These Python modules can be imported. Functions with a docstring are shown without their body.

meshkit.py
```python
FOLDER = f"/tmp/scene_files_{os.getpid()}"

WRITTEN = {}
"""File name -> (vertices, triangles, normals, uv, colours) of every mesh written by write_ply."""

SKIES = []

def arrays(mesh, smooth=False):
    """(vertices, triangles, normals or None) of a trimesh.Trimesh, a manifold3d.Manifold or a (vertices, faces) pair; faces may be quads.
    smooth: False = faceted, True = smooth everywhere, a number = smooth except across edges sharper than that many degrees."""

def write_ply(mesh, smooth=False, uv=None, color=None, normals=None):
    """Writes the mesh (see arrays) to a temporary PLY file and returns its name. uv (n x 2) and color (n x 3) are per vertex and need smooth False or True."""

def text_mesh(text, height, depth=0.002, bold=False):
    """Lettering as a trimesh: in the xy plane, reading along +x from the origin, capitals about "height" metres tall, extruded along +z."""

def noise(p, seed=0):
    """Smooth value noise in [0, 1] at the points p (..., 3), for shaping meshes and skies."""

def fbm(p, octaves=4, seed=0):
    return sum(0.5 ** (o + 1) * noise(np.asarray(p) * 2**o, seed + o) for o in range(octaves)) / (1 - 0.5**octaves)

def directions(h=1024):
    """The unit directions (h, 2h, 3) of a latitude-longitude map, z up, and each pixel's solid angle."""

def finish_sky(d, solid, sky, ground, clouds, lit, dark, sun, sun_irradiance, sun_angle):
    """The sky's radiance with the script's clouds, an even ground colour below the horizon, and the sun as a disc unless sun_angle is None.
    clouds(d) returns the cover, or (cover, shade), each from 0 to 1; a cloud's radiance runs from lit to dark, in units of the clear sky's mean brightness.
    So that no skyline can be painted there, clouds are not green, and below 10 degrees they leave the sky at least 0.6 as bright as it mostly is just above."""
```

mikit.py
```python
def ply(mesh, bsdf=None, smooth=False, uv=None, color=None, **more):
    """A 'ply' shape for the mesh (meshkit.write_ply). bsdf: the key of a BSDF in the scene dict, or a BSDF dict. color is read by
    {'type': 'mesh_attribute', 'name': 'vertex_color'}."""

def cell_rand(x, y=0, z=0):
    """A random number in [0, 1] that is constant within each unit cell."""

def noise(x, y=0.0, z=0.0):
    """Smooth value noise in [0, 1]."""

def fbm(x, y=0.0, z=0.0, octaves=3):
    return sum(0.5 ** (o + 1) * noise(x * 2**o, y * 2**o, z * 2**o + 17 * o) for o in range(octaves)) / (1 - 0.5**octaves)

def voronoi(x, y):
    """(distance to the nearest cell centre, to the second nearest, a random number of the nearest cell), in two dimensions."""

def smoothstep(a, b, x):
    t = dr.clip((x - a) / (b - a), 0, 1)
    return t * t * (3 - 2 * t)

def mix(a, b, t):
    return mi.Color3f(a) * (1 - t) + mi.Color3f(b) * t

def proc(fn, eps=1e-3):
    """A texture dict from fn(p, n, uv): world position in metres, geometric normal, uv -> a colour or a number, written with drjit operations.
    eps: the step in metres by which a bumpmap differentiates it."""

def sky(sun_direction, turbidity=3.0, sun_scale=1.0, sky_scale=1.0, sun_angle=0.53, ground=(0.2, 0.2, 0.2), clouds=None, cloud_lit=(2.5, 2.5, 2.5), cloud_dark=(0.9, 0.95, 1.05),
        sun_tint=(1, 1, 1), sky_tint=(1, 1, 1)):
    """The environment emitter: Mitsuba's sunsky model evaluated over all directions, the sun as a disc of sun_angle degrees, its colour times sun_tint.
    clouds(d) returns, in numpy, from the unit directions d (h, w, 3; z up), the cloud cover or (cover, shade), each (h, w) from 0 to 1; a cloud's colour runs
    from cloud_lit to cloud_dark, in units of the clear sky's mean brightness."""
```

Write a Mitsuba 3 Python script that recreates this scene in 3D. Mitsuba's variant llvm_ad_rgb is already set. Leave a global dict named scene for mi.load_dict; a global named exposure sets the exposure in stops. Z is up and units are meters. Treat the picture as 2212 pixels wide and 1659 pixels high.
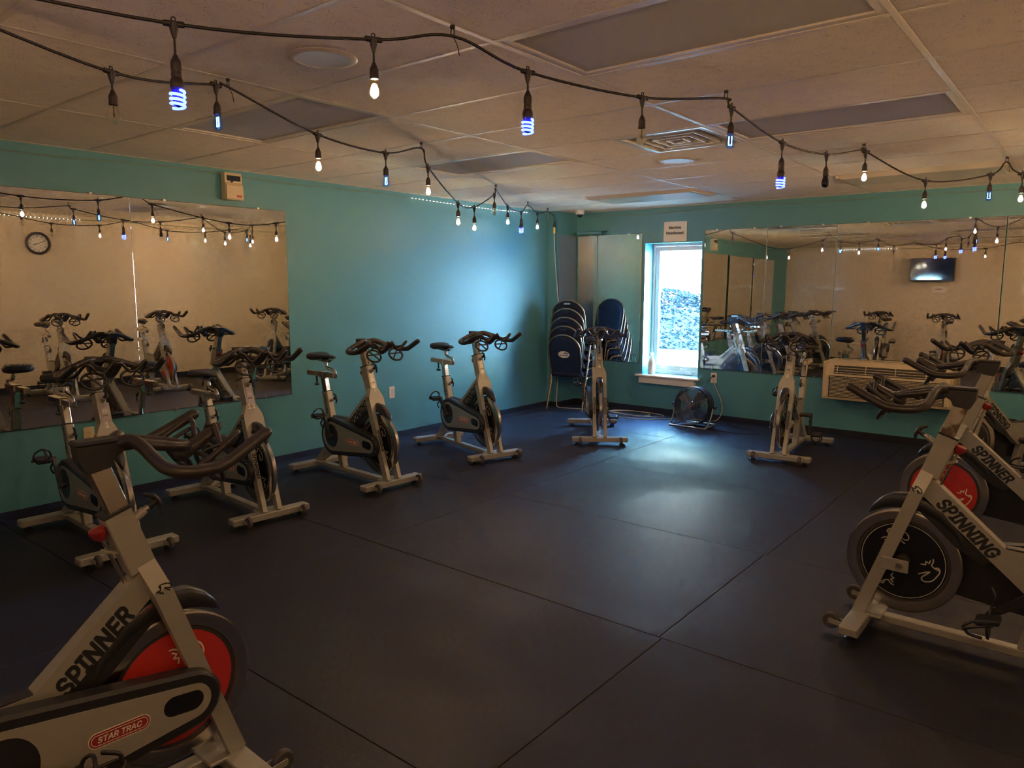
import math, random
import numpy as np, trimesh
import drjit as dr, mitsuba as mi
import mikit, meshkit
from mikit import noise, fbm, smoothstep, mix, cell_rand, voronoi
from shapely.geometry import Polygon, LineString, Point, box as sbox
from shapely.ops import unary_union
T = mi.ScalarTransform4f
random.seed(7); rng = np.random.default_rng(7)
scene, labels = {}, {}

# ------------------------------------------------------------------ camera, sky, exposure
CAM = np.array([5.4410, -7.8767, 1.5383])
yaw, pitch, roll = 0.67840, 0.13524, 0.0019
fwd = np.array([-math.sin(yaw)*math.cos(pitch), math.cos(yaw)*math.cos(pitch), -math.sin(pitch)])
rgt = np.array([math.cos(yaw), math.sin(yaw), 0.0]); upv = np.cross(rgt, fwd)
upv = upv*math.cos(roll) - rgt*math.sin(roll)
scene['camera'] = {'type': 'perspective', 'fov': math.degrees(2*math.atan(1106/1584.33)), 'fov_axis': 'x', 'near_clip': 0.02, 'far_clip': 200.0,
                   'to_world': T().look_at(origin=CAM.tolist(), target=(CAM+fwd).tolist(), up=upv.tolist())}
LUX = 15.0          # common scale of every light in the place, undone by the exposure
SKY = 135.0*LUX
scene['sky'] = mikit.sky((0.75, -0.45, 0.5), turbidity=3.0, sun_scale=0.0, sky_scale=SKY, ground=(0.42, 0.42, 0.4), sky_tint=(0.60, 0.88, 1.36))
exposure = -0.7
WARM = np.array([1.0, 0.70, 0.50])*128.0*LUX         # lit filament bulbs
BLUE = np.array([0.10, 0.18, 1.0])*1.0*LUX          # blue filament bulbs
CFL = np.array([0.030, 0.055, 1.0])*1.7*LUX           # blue spiral bulbs
FAIRY = np.array([1.0, 0.78, 0.45])*4.0*LUX

ZC = 2.4213; XR = 6.03; YR = -8.87

scene['sky']['sampling_weight'] = 50.0
# ------------------------------------------------------------------ materials
def rgb(*c): return {'type': 'rgb', 'value': list(map(float, c))}
def pr(name, col, rough=0.5, metal=0.0, spec=0.5, **k):
    d = {'type': 'principled', 'base_color': rgb(*col) if isinstance(col, (tuple, list, np.ndarray)) else col, 'roughness': rough, 'metallic': metal, 'specular': spec, **k}
    scene[name] = {'type': 'twosided', 'bsdf': d}
    return name
def prb(name, col, rough, fn, scale, eps=1e-3, metal=0.0, spec=0.5, **k):
    d = {'type': 'principled', 'base_color': rgb(*col) if isinstance(col, (tuple, list, np.ndarray)) else col, 'roughness': rough, 'metallic': metal, 'specular': spec, **k}
    scene[name] = {'type': 'twosided', 'bsdf': {'type': 'bumpmap', 'arbitrary': mikit.proc(fn, eps), 'scale': scale, 'bsdf': d}}
    return name
TEAL = (0.082, 0.275, 0.355)
prb('mat_teal', mikit.proc(lambda p, n, uv: mix(TEAL, (0.075, 0.258, 0.332), fbm(p.x*1.3, p.y*1.3, p.z*1.3))), 0.46, lambda p, n, uv: fbm(p.x*140, p.y*140, p.z*140, 2), 0.0004, 2e-3, spec=0.45)
pr('mat_cream', mikit.proc(lambda p, n, uv: mix((0.70, 0.615, 0.51), (0.66, 0.575, 0.475), fbm(p.x*1.1, p.y*1.1, p.z*1.1))), 0.6, spec=0.3)
def tile_col(p, n, uv):
    a = noise(p.x*330, p.y*240, 3.0); b = noise(p.x*24+9, p.y*24, 7.0)
    s = smoothstep(0.72, 0.86, a)*smoothstep(0.2, 0.7, b)
    return mix(mix((0.72, 0.68, 0.63), (0.67, 0.63, 0.58), fbm(p.x*2, p.y*2, 1.0)), (0.30, 0.26, 0.22), s*0.7)
def tile_bump(p, n, uv):
    a = noise(p.x*330, p.y*240, 3.0); b = noise(p.x*24+9, p.y*24, 7.0)
    return -smoothstep(0.72, 0.86, a)*smoothstep(0.2, 0.7, b) + 0.3*noise(p.x*300, p.y*300, 1.0)
prb('mat_tile', mikit.proc(tile_col), 0.85, tile_bump, 0.0006, 1.2e-3, spec=0.2)
pr('mat_tee', (0.64, 0.61, 0.56), 0.42, spec=0.5)
def mat_floor(p, n, uv):
    w = fbm(p.x*1.7, p.y*1.7, 2.0, 4); g = noise(p.x*220, p.y*220, 0.5)
    return mix((0.0050, 0.0040, 0.0033), (0.0105, 0.0085, 0.0070), w*0.7+g*0.3)
def floor_bump(p, n, uv):
    return noise(p.x*260, p.y*260, 0.0) + 0.5*noise(p.x*120, p.y*120, 4.0)
def floor_rough(p, n, uv):
    return 0.56 + 0.13*smoothstep(0.35, 0.7, fbm(p.x*0.9+3, p.y*1.6, 1.0, 3))
scene['mat_rubber_floor'] = {'type': 'twosided', 'bsdf': {'type': 'bumpmap', 'arbitrary': mikit.proc(floor_bump, 2e-3), 'scale': 0.0007,
    'bsdf': {'type': 'principled', 'base_color': mikit.proc(mat_floor), 'roughness': mikit.proc(floor_rough), 'specular': 0.42}}}
pr('mat_black_base', (0.012, 0.0115, 0.011), 0.7, spec=0.25)
def silver_col(p, n, uv):
    return mix((0.36, 0.36, 0.345), (0.325, 0.325, 0.31), fbm(p.x*9, p.y*9, p.z*9))
pr('mat_silver', mikit.proc(silver_col), 0.36, 0.25, 0.5)
pr('mat_steel', (0.55, 0.53, 0.49), 0.24, 1.0)
def worn_col(p, n, uv):
    return mix((0.52, 0.50, 0.46), (0.16, 0.10, 0.06), smoothstep(0.56, 0.74, fbm(p.x*26, p.y*26, p.z*14, 4)))
pr('mat_worn_steel', mikit.proc(worn_col), 0.34, 0.9)
pr('mat_chrome', (0.78, 0.77, 0.75), 0.09, 1.0)
pr('mat_rim', (0.60, 0.58, 0.55), 0.17, 1.0)
pr('mat_rim_dark', (0.10, 0.09, 0.085), 0.30, 0.7)
pr('mat_black', (0.014, 0.0135, 0.013), 0.38)
pr('mat_black_gloss', (0.008, 0.008, 0.009), 0.16, spec=0.5)
pr('mat_grip', (0.022, 0.017, 0.014), 0.34, spec=0.55)
pr('mat_tyre', (0.055, 0.05, 0.047), 0.6)
pr('mat_saddle', (0.018, 0.015, 0.013), 0.42)
pr('mat_red', (0.52, 0.035, 0.028), 0.30, spec=0.5)
pr('mat_red_knob', (0.24, 0.018, 0.016), 0.16, spec=0.6)
pr('mat_white_ink', (0.78, 0.76, 0.70), 0.5)
pr('mat_grey_ink', (0.42, 0.41, 0.39), 0.5)
pr('mat_black_ink', (0.010, 0.010, 0.010), 0.5)
pr('mat_red_ink', (0.30, 0.03, 0.035), 0.45)
pr('mat_guard_panel', (0.36, 0.36, 0.34), 0.34, 0.45)
pr('mat_guard_panel_bright', (0.58, 0.57, 0.52), 0.30, 0.55)
pr('mat_white', (0.76, 0.75, 0.72), 0.38)
pr('mat_paper', (0.78, 0.76, 0.76), 0.6)
pr('mat_cream_plastic', (0.66, 0.56, 0.40), 0.36)
pr('mat_ivory', (0.70, 0.62, 0.42), 0.3)
pr('mat_ac', (0.52, 0.43, 0.30), 0.42)
pr('mat_dark', (0.02, 0.018, 0.016), 0.6)
pr('mat_gold', (0.36, 0.30, 0.20), 0.26, 0.9)
pr('mat_navy', (0.013, 0.0135, 0.018), 0.85, spec=0.2)
pr('mat_shell', (0.009, 0.009, 0.009), 0.55, spec=0.25)
pr('mat_blue_ink', (0.06, 0.08, 0.30), 0.5)
pr('mat_cord', (0.52, 0.46, 0.36), 0.5)
pr('mat_yellow', (0.72, 0.50, 0.07), 0.4)
pr('mat_cable', (0.012, 0.010, 0.009), 0.45)
pr('mat_socket', (0.020, 0.013, 0.009), 0.42)
pr('mat_wire_grey', (0.20, 0.30, 0.29), 0.5)
pr('mat_screen', (0.006, 0.006, 0.007), 0.08)
pr('mat_fan_blade', (0.10, 0.12, 0.15), 0.30, 0.6)
pr('mat_cfl_glass', (0.01, 0.012, 0.35), 0.2)
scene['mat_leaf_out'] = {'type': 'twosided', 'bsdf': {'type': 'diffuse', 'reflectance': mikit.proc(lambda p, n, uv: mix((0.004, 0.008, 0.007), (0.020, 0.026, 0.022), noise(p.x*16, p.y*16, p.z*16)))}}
pr('mat_panel_blue', (0.13, 0.23, 0.30), 0.35)
pr('mat_ceiling_plastic', (0.60, 0.55, 0.48), 0.45)
scene['mat_glass'] = {'type': 'dielectric', 'int_ior': 1.5}
pr('mat_concrete', (0.55, 0.54, 0.52), 0.8)
pr('mat_vent_metal', (0.62, 0.62, 0.60), 0.28, 0.3)
def lens_bump(p, n, uv):
    k = 2*math.pi/0.0075
    return 0.5*(dr.cos(p.x*k) + dr.cos(p.y*k))
prb('mat_lens', (0.56, 0.56, 0.57), 0.16, lens_bump, 0.0022, 6e-4, spec=0.6)
pr('mat_lens_plain', (0.60, 0.55, 0.48), 0.25, spec=0.6)
scene['mat_mirror'] = {'type': 'twosided', 'bsdf': {'type': 'conductor', 'material': 'none', 'specular_reflectance': rgb(0.86, 0.88, 0.85)}}
scene['mat_pane'] = {'type': 'thindielectric', 'int_ior': 1.5}
scene['mat_bulb_glass'] = {'type': 'thindielectric', 'int_ior': 1.5}
scene['mat_bulb_amber'] = {'type': 'thindielectric', 'int_ior': 1.5, 'specular_transmittance': rgb(1.0, 0.84, 0.52)}
scene['mat_bulb_blue'] = {'type': 'thindielectric', 'int_ior': 1.5, 'specular_transmittance': rgb(0.35, 0.62, 1.0)}
scene['mat_emit_back'] = {'type': 'diffuse', 'reflectance': rgb(0.5, 0.5, 0.5)}

# ------------------------------------------------------------------ mesh helpers
A_ = np.asarray
def mk(v, f): return trimesh.Trimesh(np.asarray(v, float), np.asarray(f, int), process=False)
def cat(*ms):
    ms = [m for m in (ms[0] if len(ms) == 1 and isinstance(ms[0], (list, tuple)) else ms)]
    return trimesh.util.concatenate(ms)
def hull(pts):
    h = trimesh.convex.convex_hull(np.asarray(pts, float)); return h
def rbox(c, s, r=0.003):
    c, h = A_(c, float), A_(s, float)/2; r = min(r, *(h*0.98)); pts = []
    for sx in (-1, 1):
        for sy in (-1, 1):
            for sz in (-1, 1):
                q = np.array([sx, sy, sz])
                for k in range(3):
                    d = h - r; d[k] = h[k]; pts.append(c + q*d)
    return hull(pts)
def pbox(lo, hi):
    lo, hi = A_(lo, float), A_(hi, float)
    m = trimesh.creation.box(extents=hi-lo); m.apply_translation((lo+hi)/2); return m
def frame(o, u, v, w):
    M = np.eye(4); M[:3, 0], M[:3, 1], M[:3, 2], M[:3, 3] = u, v, w, o; return M
def unit(a): a = A_(a, float); return a/np.linalg.norm(a)
def bar(a, b, w, h, up=(0, 0, 1), r=0.003, ext=0.0):
    a, b = A_(a, float), A_(b, float); d = unit(b-a); a = a-d*ext; b = b+d*ext
    s = np.cross(up, d); s = unit(s); u = np.cross(d, s)
    m = rbox((0, 0, 0), (np.linalg.norm(b-a), w, h), r); m.apply_transform(frame((a+b)/2, d, s, u)); return m
def spline(P, n=8, closed=False):
    P = A_(P, float); out = []; N = len(P)
    for i in range(N if closed else N-1):
        p0, p1, p2, p3 = (P[(i-1) % N], P[i], P[(i+1) % N], P[(i+2) % N]) if closed else (P[max(i-1, 0)], P[i], P[i+1], P[min(i+2, N-1)])
        for t in np.arange(n)/n:
            out.append(0.5*((2*p1)+(-p0+p2)*t+(2*p0-5*p1+4*p2-p3)*t*t+(-p0+3*p1-3*p2+p3)*t**3))
    if not closed: out.append(P[-1])
    return np.array(out)
def loft(rings, caps=True):
    R = [A_(r, float) for r in rings]; n = len(R[0]); v = np.vstack(R); f = []
    for i in range(len(R)-1):
        for j in range(n):
            a, b = i*n+j, i*n+(j+1) % n
            f += [[a, b, b+n], [a, b+n, a+n]]
    if caps:
        for i, fl in ((0, True), (len(R)-1, False)):
            c = len(v); v = np.vstack([v, R[i].mean(0)])
            for j in range(n):
                a, b = i*n+j, i*n+(j+1) % n
                f.append([c, b, a] if fl else [c, a, b])
    m = mk(v, f)
    if m.volume < 0: m.invert()
    return m
def tube(P, r, sides=8, closed=False, rounded=False):
    P = A_(P, float); N = len(P); rr = np.broadcast_to(r, (N,)).astype(float)
    if rounded and not closed:
        t0, t1 = unit(P[0]-P[1]), unit(P[-1]-P[-2]); k = [0.55, 0.9]
        P = np.vstack([P[0]+t0*rr[0]*0.95, P[0]+t0*rr[0]*0.6, P, P[-1]+t1*rr[-1]*0.6, P[-1]+t1*rr[-1]*0.95])
        rr = np.concatenate([[rr[0]*0.35, rr[0]*0.8], rr, [rr[-1]*0.8, rr[-1]*0.35]]); N = len(P)
    if closed: tg = np.roll(P, -1, 0)-np.roll(P, 1, 0)
    else: tg = np.gradient(P, axis=0)
    tg /= np.linalg.norm(tg, axis=1, keepdims=True)+1e-12
    a = np.cross(tg[0], [0, 0, 1.0] if abs(tg[0][2]) < 0.9 else [1.0, 0, 0]); a = unit(a); rings = []
    ang = np.arange(sides)*2*np.pi/sides
    for i in range(N):
        a = unit(a - tg[i]*(a@tg[i])); b = np.cross(tg[i], a)
        rings.append(P[i]+rr[i]*(np.cos(ang)[:, None]*a+np.sin(ang)[:, None]*b))
    if closed: return loft(rings+[rings[0]], caps=False)
    return loft(rings)
def lathe(prof, n=24, axis='z', at=(0, 0, 0)):
    m = trimesh.creation.revolve(A_(prof, float), sections=n)
    if axis == 'y': m.apply_transform(frame((0, 0, 0), (1, 0, 0), (0, 0, 1), (0, -1, 0)))
    if axis == 'x': m.apply_transform(frame((0, 0, 0), (0, 1, 0), (0, 0, 1), (1, 0, 0)))
    m.apply_translation(at)
    return m
def cyl(a, b, r, n=14): return tube([a, b], r, n)
def poly(pg, t, M=None):
    pg = pg if hasattr(pg, 'exterior') or hasattr(pg, 'geoms') else Polygon(pg)
    ms = [trimesh.creation.extrude_polygon(g, t, engine='earcut') for g in getattr(pg, 'geoms', [pg])]
    m = cat(ms)
    if M is not None: m.apply_transform(M)
    return m
def XZ(y0): return frame((0, y0, 0), (1, 0, 0), (0, 0, 1), (0, -1, 0))        # polygon (x, z); thickness grows towards -y
_txt = {}
def text(s, h, o, u, v, length=None, shear=0.0, bold=True, depth=0.0012, w=None, heavy=0.0):
    """Lettering centred on o, reading along u, upright along v."""
    key = (s, bold)
    if key not in _txt: _txt[key] = meshkit.text_mesh(s, 1.0, 1.0, bold)
    m = _txt[key].copy()
    if heavy: m = cat([m.copy().apply_translation((d, e, 0)) for d, e in ((0, 0), (heavy, 0), (heavy/2, heavy*.4), (heavy/2, -heavy*.4))])
    V = np.array(m.vertices)
    lo, hi = V.min(0), V.max(0)
    V[:, 0] -= (lo[0]+hi[0])/2; V[:, 1] -= 0.5; V[:, 0] += shear*V[:, 1]
    sx = (length/(hi[0]-lo[0])) if length else h
    V = V*[sx, h, depth]
    u, v = unit(u), unit(v); w = np.cross(u, v) if w is None else A_(w, float)
    m.vertices = V; m.apply_transform(frame(o, u, v, w)); return m
def strokes(lines, width, depth=0.001):
    g = unary_union([LineString(l).buffer(width, quad_segs=3) for l in lines]); return poly(g.simplify(width*0.08), depth)
R1 = spline([(-.9, .55), (-1.0, .78), (-.8, .96), (-.5, 1.0), (0, .85), (.55, .6), (.88, .2), (.95, -.2), (.78, -.45), (.5, -.4), (.1, -.1), (-.25, .12), (.02, -.35), (.35, -.8)], 4)
R2 = spline([(-.75, .9), (-.82, .45), (-1.05, .12), (-1.45, .18), (-1.75, .1)], 3)
R3 = A_([(-1.5, -.12), (-1.15, -.15), (-1.25, -.5), (-.88, -.45), (-.8, -.85)])
def rider(sz, o, u, v, width=0.09, depth=0.001):
    m = strokes([R1, R2, R3], width, 1.0); V = np.array(m.vertices)
    V[:, 0] = (V[:, 0]+.4)*sz; V[:, 1] *= sz; V[:, 2] *= depth; m.vertices = V
    u, v = unit(u), unit(v); m.apply_transform(frame(o, u, v, np.cross(u, v))); return m

# ------------------------------------------------------------------ scene helpers
def numbered(name):
    if name not in _used: _used.add(name); return name
    k = 1
    while f'{name}_{k:03d}' in _used: k += 1
    _used.add(f'{name}_{k:03d}'); return f'{name}_{k:03d}'
_used = set()
def put(name, mesh, m, parent=None, smooth=False, label=None, kind=None, emit=None, to_world=None):
    key = numbered((parent+'__' if parent else '')+name)
    d = mesh if isinstance(mesh, dict) else mikit.ply(mesh, m, smooth=smooth)
    if emit is not None: d = {**d, 'emitter': {'type': 'area', 'radiance': rgb(*emit), 'sampling_weight': 3.0 if name == 'glow' else 0.4}}
    if to_world is not None: d = {**d, 'to_world': to_world}
    scene[key] = d
    if label or kind: labels[key] = {k: v for k, v in (('label', label), ('kind', kind)) if v}
    return key
def thing(name, label, category, group=None):
    key = numbered(name); labels[key] = {'label': label, 'category': category}
    if group: labels[key]['group'] = group
    return key
def tag(key, label, category, group=None):
    labels[key] = {**labels.get(key, {}), 'label': label, 'category': category}
    if group: labels[key]['group'] = group
def struct(name, mesh, m, label, smooth=False):
    key = put(name, mesh, m, smooth=smooth); labels[key] = {'label': label, 'kind': 'structure'}; return key
def structgroup(name, label):
    key = numbered(name); labels[key] = {'label': label, 'kind': 'structure'}; return key

# ================================================================== ROOM SHELL
def wallbox(lo, hi): return pbox(lo, hi)
struct('wall_left', wallbox((-0.15, YR-0.15, -0.1), (0, 0.30, 2.62)), 'mat_teal', 'teal painted left wall behind the row of bikes')
WX0, WX1, WZ0, WZ1 = 1.12, 1.84, 0.462, 2.02
wp = sbox(0, -0.1, XR+0.15, 2.62).difference(sbox(WX0, WZ0, WX1, WZ1))
struct('wall_back', poly(wp, 0.30, frame((0, 0.30, 0), (1, 0, 0), (0, 0, 1), (0, -1, 0))), 'mat_teal', 'teal painted back wall around the window')
struct('wall_right', wallbox((XR, YR-0.15, -0.1), (XR+0.15, 0.0, 2.62)), 'mat_cream', 'cream right wall, seen in the left wall mirrors')
struct('wall_rear', wallbox((0, YR-0.15, -0.1), (XR, YR, 2.62)), 'mat_cream', 'cream rear wall, seen in the back wall mirrors')
struct('wall_corner', wallbox((0, -0.42, 0), (0.145, 0, ZC)), 'mat_teal', 'teal boxed chase in the corner behind the stacked chairs')
bh, bt = 0.098, 0.008
struct('baseboard_left', pbox((0, YR, 0.012), (bt, -0.42, bh-0.03)), 'mat_black_base', 'black rubber baseboard along the left wall')
struct('baseboard_back', pbox((0.145, -bt, 0.012), (XR, 0, bh-0.03)), 'mat_black_base', 'black rubber baseboard along the back wall')
struct('baseboard_right', pbox((XR-bt, YR, 0.012), (XR, -bt, bh)), 'mat_black_base', 'black rubber baseboard along the right wall')
struct('baseboard_rear', pbox((bt, YR, 0.012), (XR-bt, YR+bt, bh)), 'mat_black_base', 'black rubber baseboard along the rear wall')
struct('baseboard_corner', cat(pbox((0, -0.428, 0.012), (0.153, -0.42, bh-0.03)), pbox((0.145, -0.42, 0.012), (0.153, 0, bh-0.03))), 'mat_black_base', 'black rubber baseboard around the corner chase')
# vertical cream panel joint on the rear wall
struct('trim_1', pbox((3.352, YR, bh), (3.366, YR+0.006, ZC)), 'mat_cream_plastic', 'thin vertical batten on the rear wall beside the television')

# ---- floor of rubber mats
fl = struct('floor', pbox((-0.15, YR-0.15, -0.15), (XR+0.15, 0.30, 0.0)), 'mat_dark', 'black rubber gym floor laid in large mats')
xs = [0, 0.215, 2.132, 4.048, 5.965, XR]; ys = [YR, -8.93+0.05, -7.67, -6.395, -5.117, -3.838, -2.555, -1.276, 0]
ys = [YR, -7.67, -6.395, -5.117, -3.838, -2.555, -1.276, 0]
offs = {(-5.117): 0.0}
for j in range(len(ys)-1):
    sh = [0.016, -0.004, 0.010, -0.006, 0.008, -0.005, 0.0][j]
    for i in range(len(xs)-1):
        x0 = xs[i]+(sh if 0 < i < len(xs)-1 else 0); x1 = xs[i+1]+(sh if i+1 < len(xs)-1 else 0)
        g = 0.0014; zt = 0.0118+0.0008*rng.random()
        m = loft([[(x0+g, ys[j]+g, 0), (x1-g, ys[j]+g, 0), (x1-g, ys[j+1]-g, 0), (x0+g, ys[j+1]-g, 0)],
                  [(x0+g, ys[j]+g, zt-0.002), (x1-g, ys[j]+g, zt-0.002), (x1-g, ys[j+1]-g, zt-0.002), (x0+g, ys[j+1]-g, zt-0.002)],
                  [(x0+g+.002, ys[j]+g+.002, zt), (x1-g-.002, ys[j]+g+.002, zt), (x1-g-.002, ys[j+1]-g-.002, zt), (x0+g+.002, ys[j+1]-g-.002, zt)]])
        put('mat', m, 'mat_rubber_floor', fl)
FZ = 0.0122   # top of the mats

# ---- suspended ceiling
ce = struct('ceiling', pbox((-0.15, YR-0.15, ZC+0.12), (XR+0.15, 0.30, ZC+0.22)), 'mat_dark', 'suspended ceiling of speckled white tiles in a metal grid')
gx = [0.0]+[1.1567+1.2192*i for i in range(4)]+[XR]; gy = sorted([YR, 0.0]+[-5.0936+.6096*j for j in range(-6, 9)])
gx = [x for x in gx if x <= XR]
holes = {'light': [(1, -1), (3, -1), (1, 2), (3, 2), (1, 6), (3, 6), (1, -4), (3, -4)], 'vent': [(2, 2)]}   # (column, row) of the grid cells
def rowy(j): return -5.0936+.6096*j
def cell_is(kind, x0, y0): return any(abs(gx[c]-x0) < .05 and abs(rowy(r)-y0) < .05 for c, r in holes[kind])
full = mikit.ply(pbox((-0.6, -0.296, 0), (0.6, 0.296, 0.015)), 'mat_tile')
tiles = []
for i in range(len(gx)-1):
    for j in range(len(gy)-1):
        x0, x1, y0, y1 = gx[i], gx[i+1], gy[j], gy[j+1]
        if cell_is('light', x0, y0): continue
        if cell_is('vent', x0, y0): x1 = x0+0.6096
        zt = ZC+0.0025
        if abs(x1-x0-1.2192) < .01 and abs(y1-y0-.6096) < .01:
            put('tile', full, None, ce, to_world=T().translate([(x0+x1)/2, (y0+y1)/2, zt]))
        else:
            put('tile', pbox((x0+.004, y0+.004, zt), (x1-.004, y1-.004, zt+.015)), 'mat_tile', ce)
for x in gx[1:-1]: put('main_tee', rbox((x, YR/2, ZC+.0045), (.025, -YR-.02, .009), .0012), 'mat_tee', ce)
for y in gy[1:-1]: put('cross_tee', rbox((XR/2, y, ZC+.005), (XR-.02, .024, .009), .0012), 'mat_tee', ce)
put('cross_tee', rbox((2.376+.6096, rowy(2)+.3048, ZC+.0045), (.024, .6, .009), .0015), 'mat_tee', ce)
put('wall_angle', cat(pbox((0, YR, ZC), (.022, 0, ZC+.004)), pbox((0, -.022, ZC), (XR, 0, ZC+.004)), pbox((XR-.022, YR, ZC), (XR, 0, ZC+.004)), pbox((0, YR, ZC), (XR, YR+.022, ZC+.004))), 'mat_tee', ce)

# ================================================================== CEILING FITTINGS
lt = ['fluorescent ceiling light panel, off, nearest and largest at the top of the photo', ]
LIGHTS = {(1, -1): 'unlit ceiling light panel above the dispenser on the left wall', (3, -1): 'large unlit ceiling light panel at the top, nearest the camera',
          (1, 2): 'unlit ceiling light panel above the left wall between the string lights', (3, 2): 'dark unlit ceiling light panel with glints of bulb light on its lens',
          (1, 6): 'drop lens ceiling light near the back wall, above the window', (3, 6): 'drop lens ceiling light near the back wall, above the long mirrors',
          (1, -4): 'unlit ceiling light panel behind the camera, over the left bikes', (3, -4): 'unlit ceiling light panel behind the camera, over the middle of the floor'}
for (c, r), lab in LIGHTS.items():
    x0, y0 = gx[c], rowy(r); x1, y1 = x0+1.2192, y0+.6096
    t = thing('ceiling_light', lab, 'ceiling light')
    fr = sbox(x0+.012, y0+.012, x1-.012, y1-.012).difference(sbox(x0+.045, y0+.045, x1-.045, y1-.045))
    put('frame', poly(fr, .03, frame((0, 0, ZC+.004), (1, 0, 0), (0, 1, 0), (0, 0, 1))), 'mat_tee', t)
    if r == 6:
        L = [[(x0+.03, y0+.03), (x1-.03, y0+.03), (x1-.03, y1-.03), (x0+.03, y1-.03)], [(x0+.06, y0+.07), (x1-.06, y0+.07), (x1-.06, y1-.07), (x0+.06, y1-.07)]]
        put('lens', loft([[(*q, ZC+.006) for q in L[0]], [(*q, ZC-.028) for q in L[1]], ]), 'mat_lens_plain', t)
        for xe in (x0+.02, x1-.05):
            put('end_cap', rbox((xe+.015, (y0+y1)/2, ZC-.006), (.03, .50, .03), .004), 'mat_cream_plastic', t)
    else:
        put('lens', pbox((x0+.043, y0+.043, ZC+.012), (x1-.043, y1-.043, ZC+.018)), 'mat_lens', t)
# supply air diffuser
vt = thing('air_diffuser', 'square white ceiling air diffuser with nested louvers, above the chairs', 'air vent')
vx, vy = 2.376+.6096*1.5, rowy(2)+.3048
def sqring(a0, z0, a1, z1, th=.004):
    R = []
    for a, z in ((a0, z0), (a1, z1)): R.append([(vx-a, vy-a, z), (vx+a, vy-a, z), (vx+a, vy+a, z), (vx-a, vy+a, z)])
    O = [[(vx-a, vy-a, z), (vx+a, vy-a, z), (vx+a, vy+a, z), (vx-a, vy+a, z)] for a, z in ((a1-th, z1), (a0-th, z0))]
    return loft(R+O+[R[0]], caps=False)
put('frame', poly(sbox(vx-.293, vy-.293, vx+.293, vy+.293).difference(sbox(vx-.272, vy-.272, vx+.272, vy+.272)), .012, frame((0, 0, ZC-.004), (1, 0, 0), (0, 1, 0), (0, 0, 1))), 'mat_vent_metal', vt)
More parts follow.
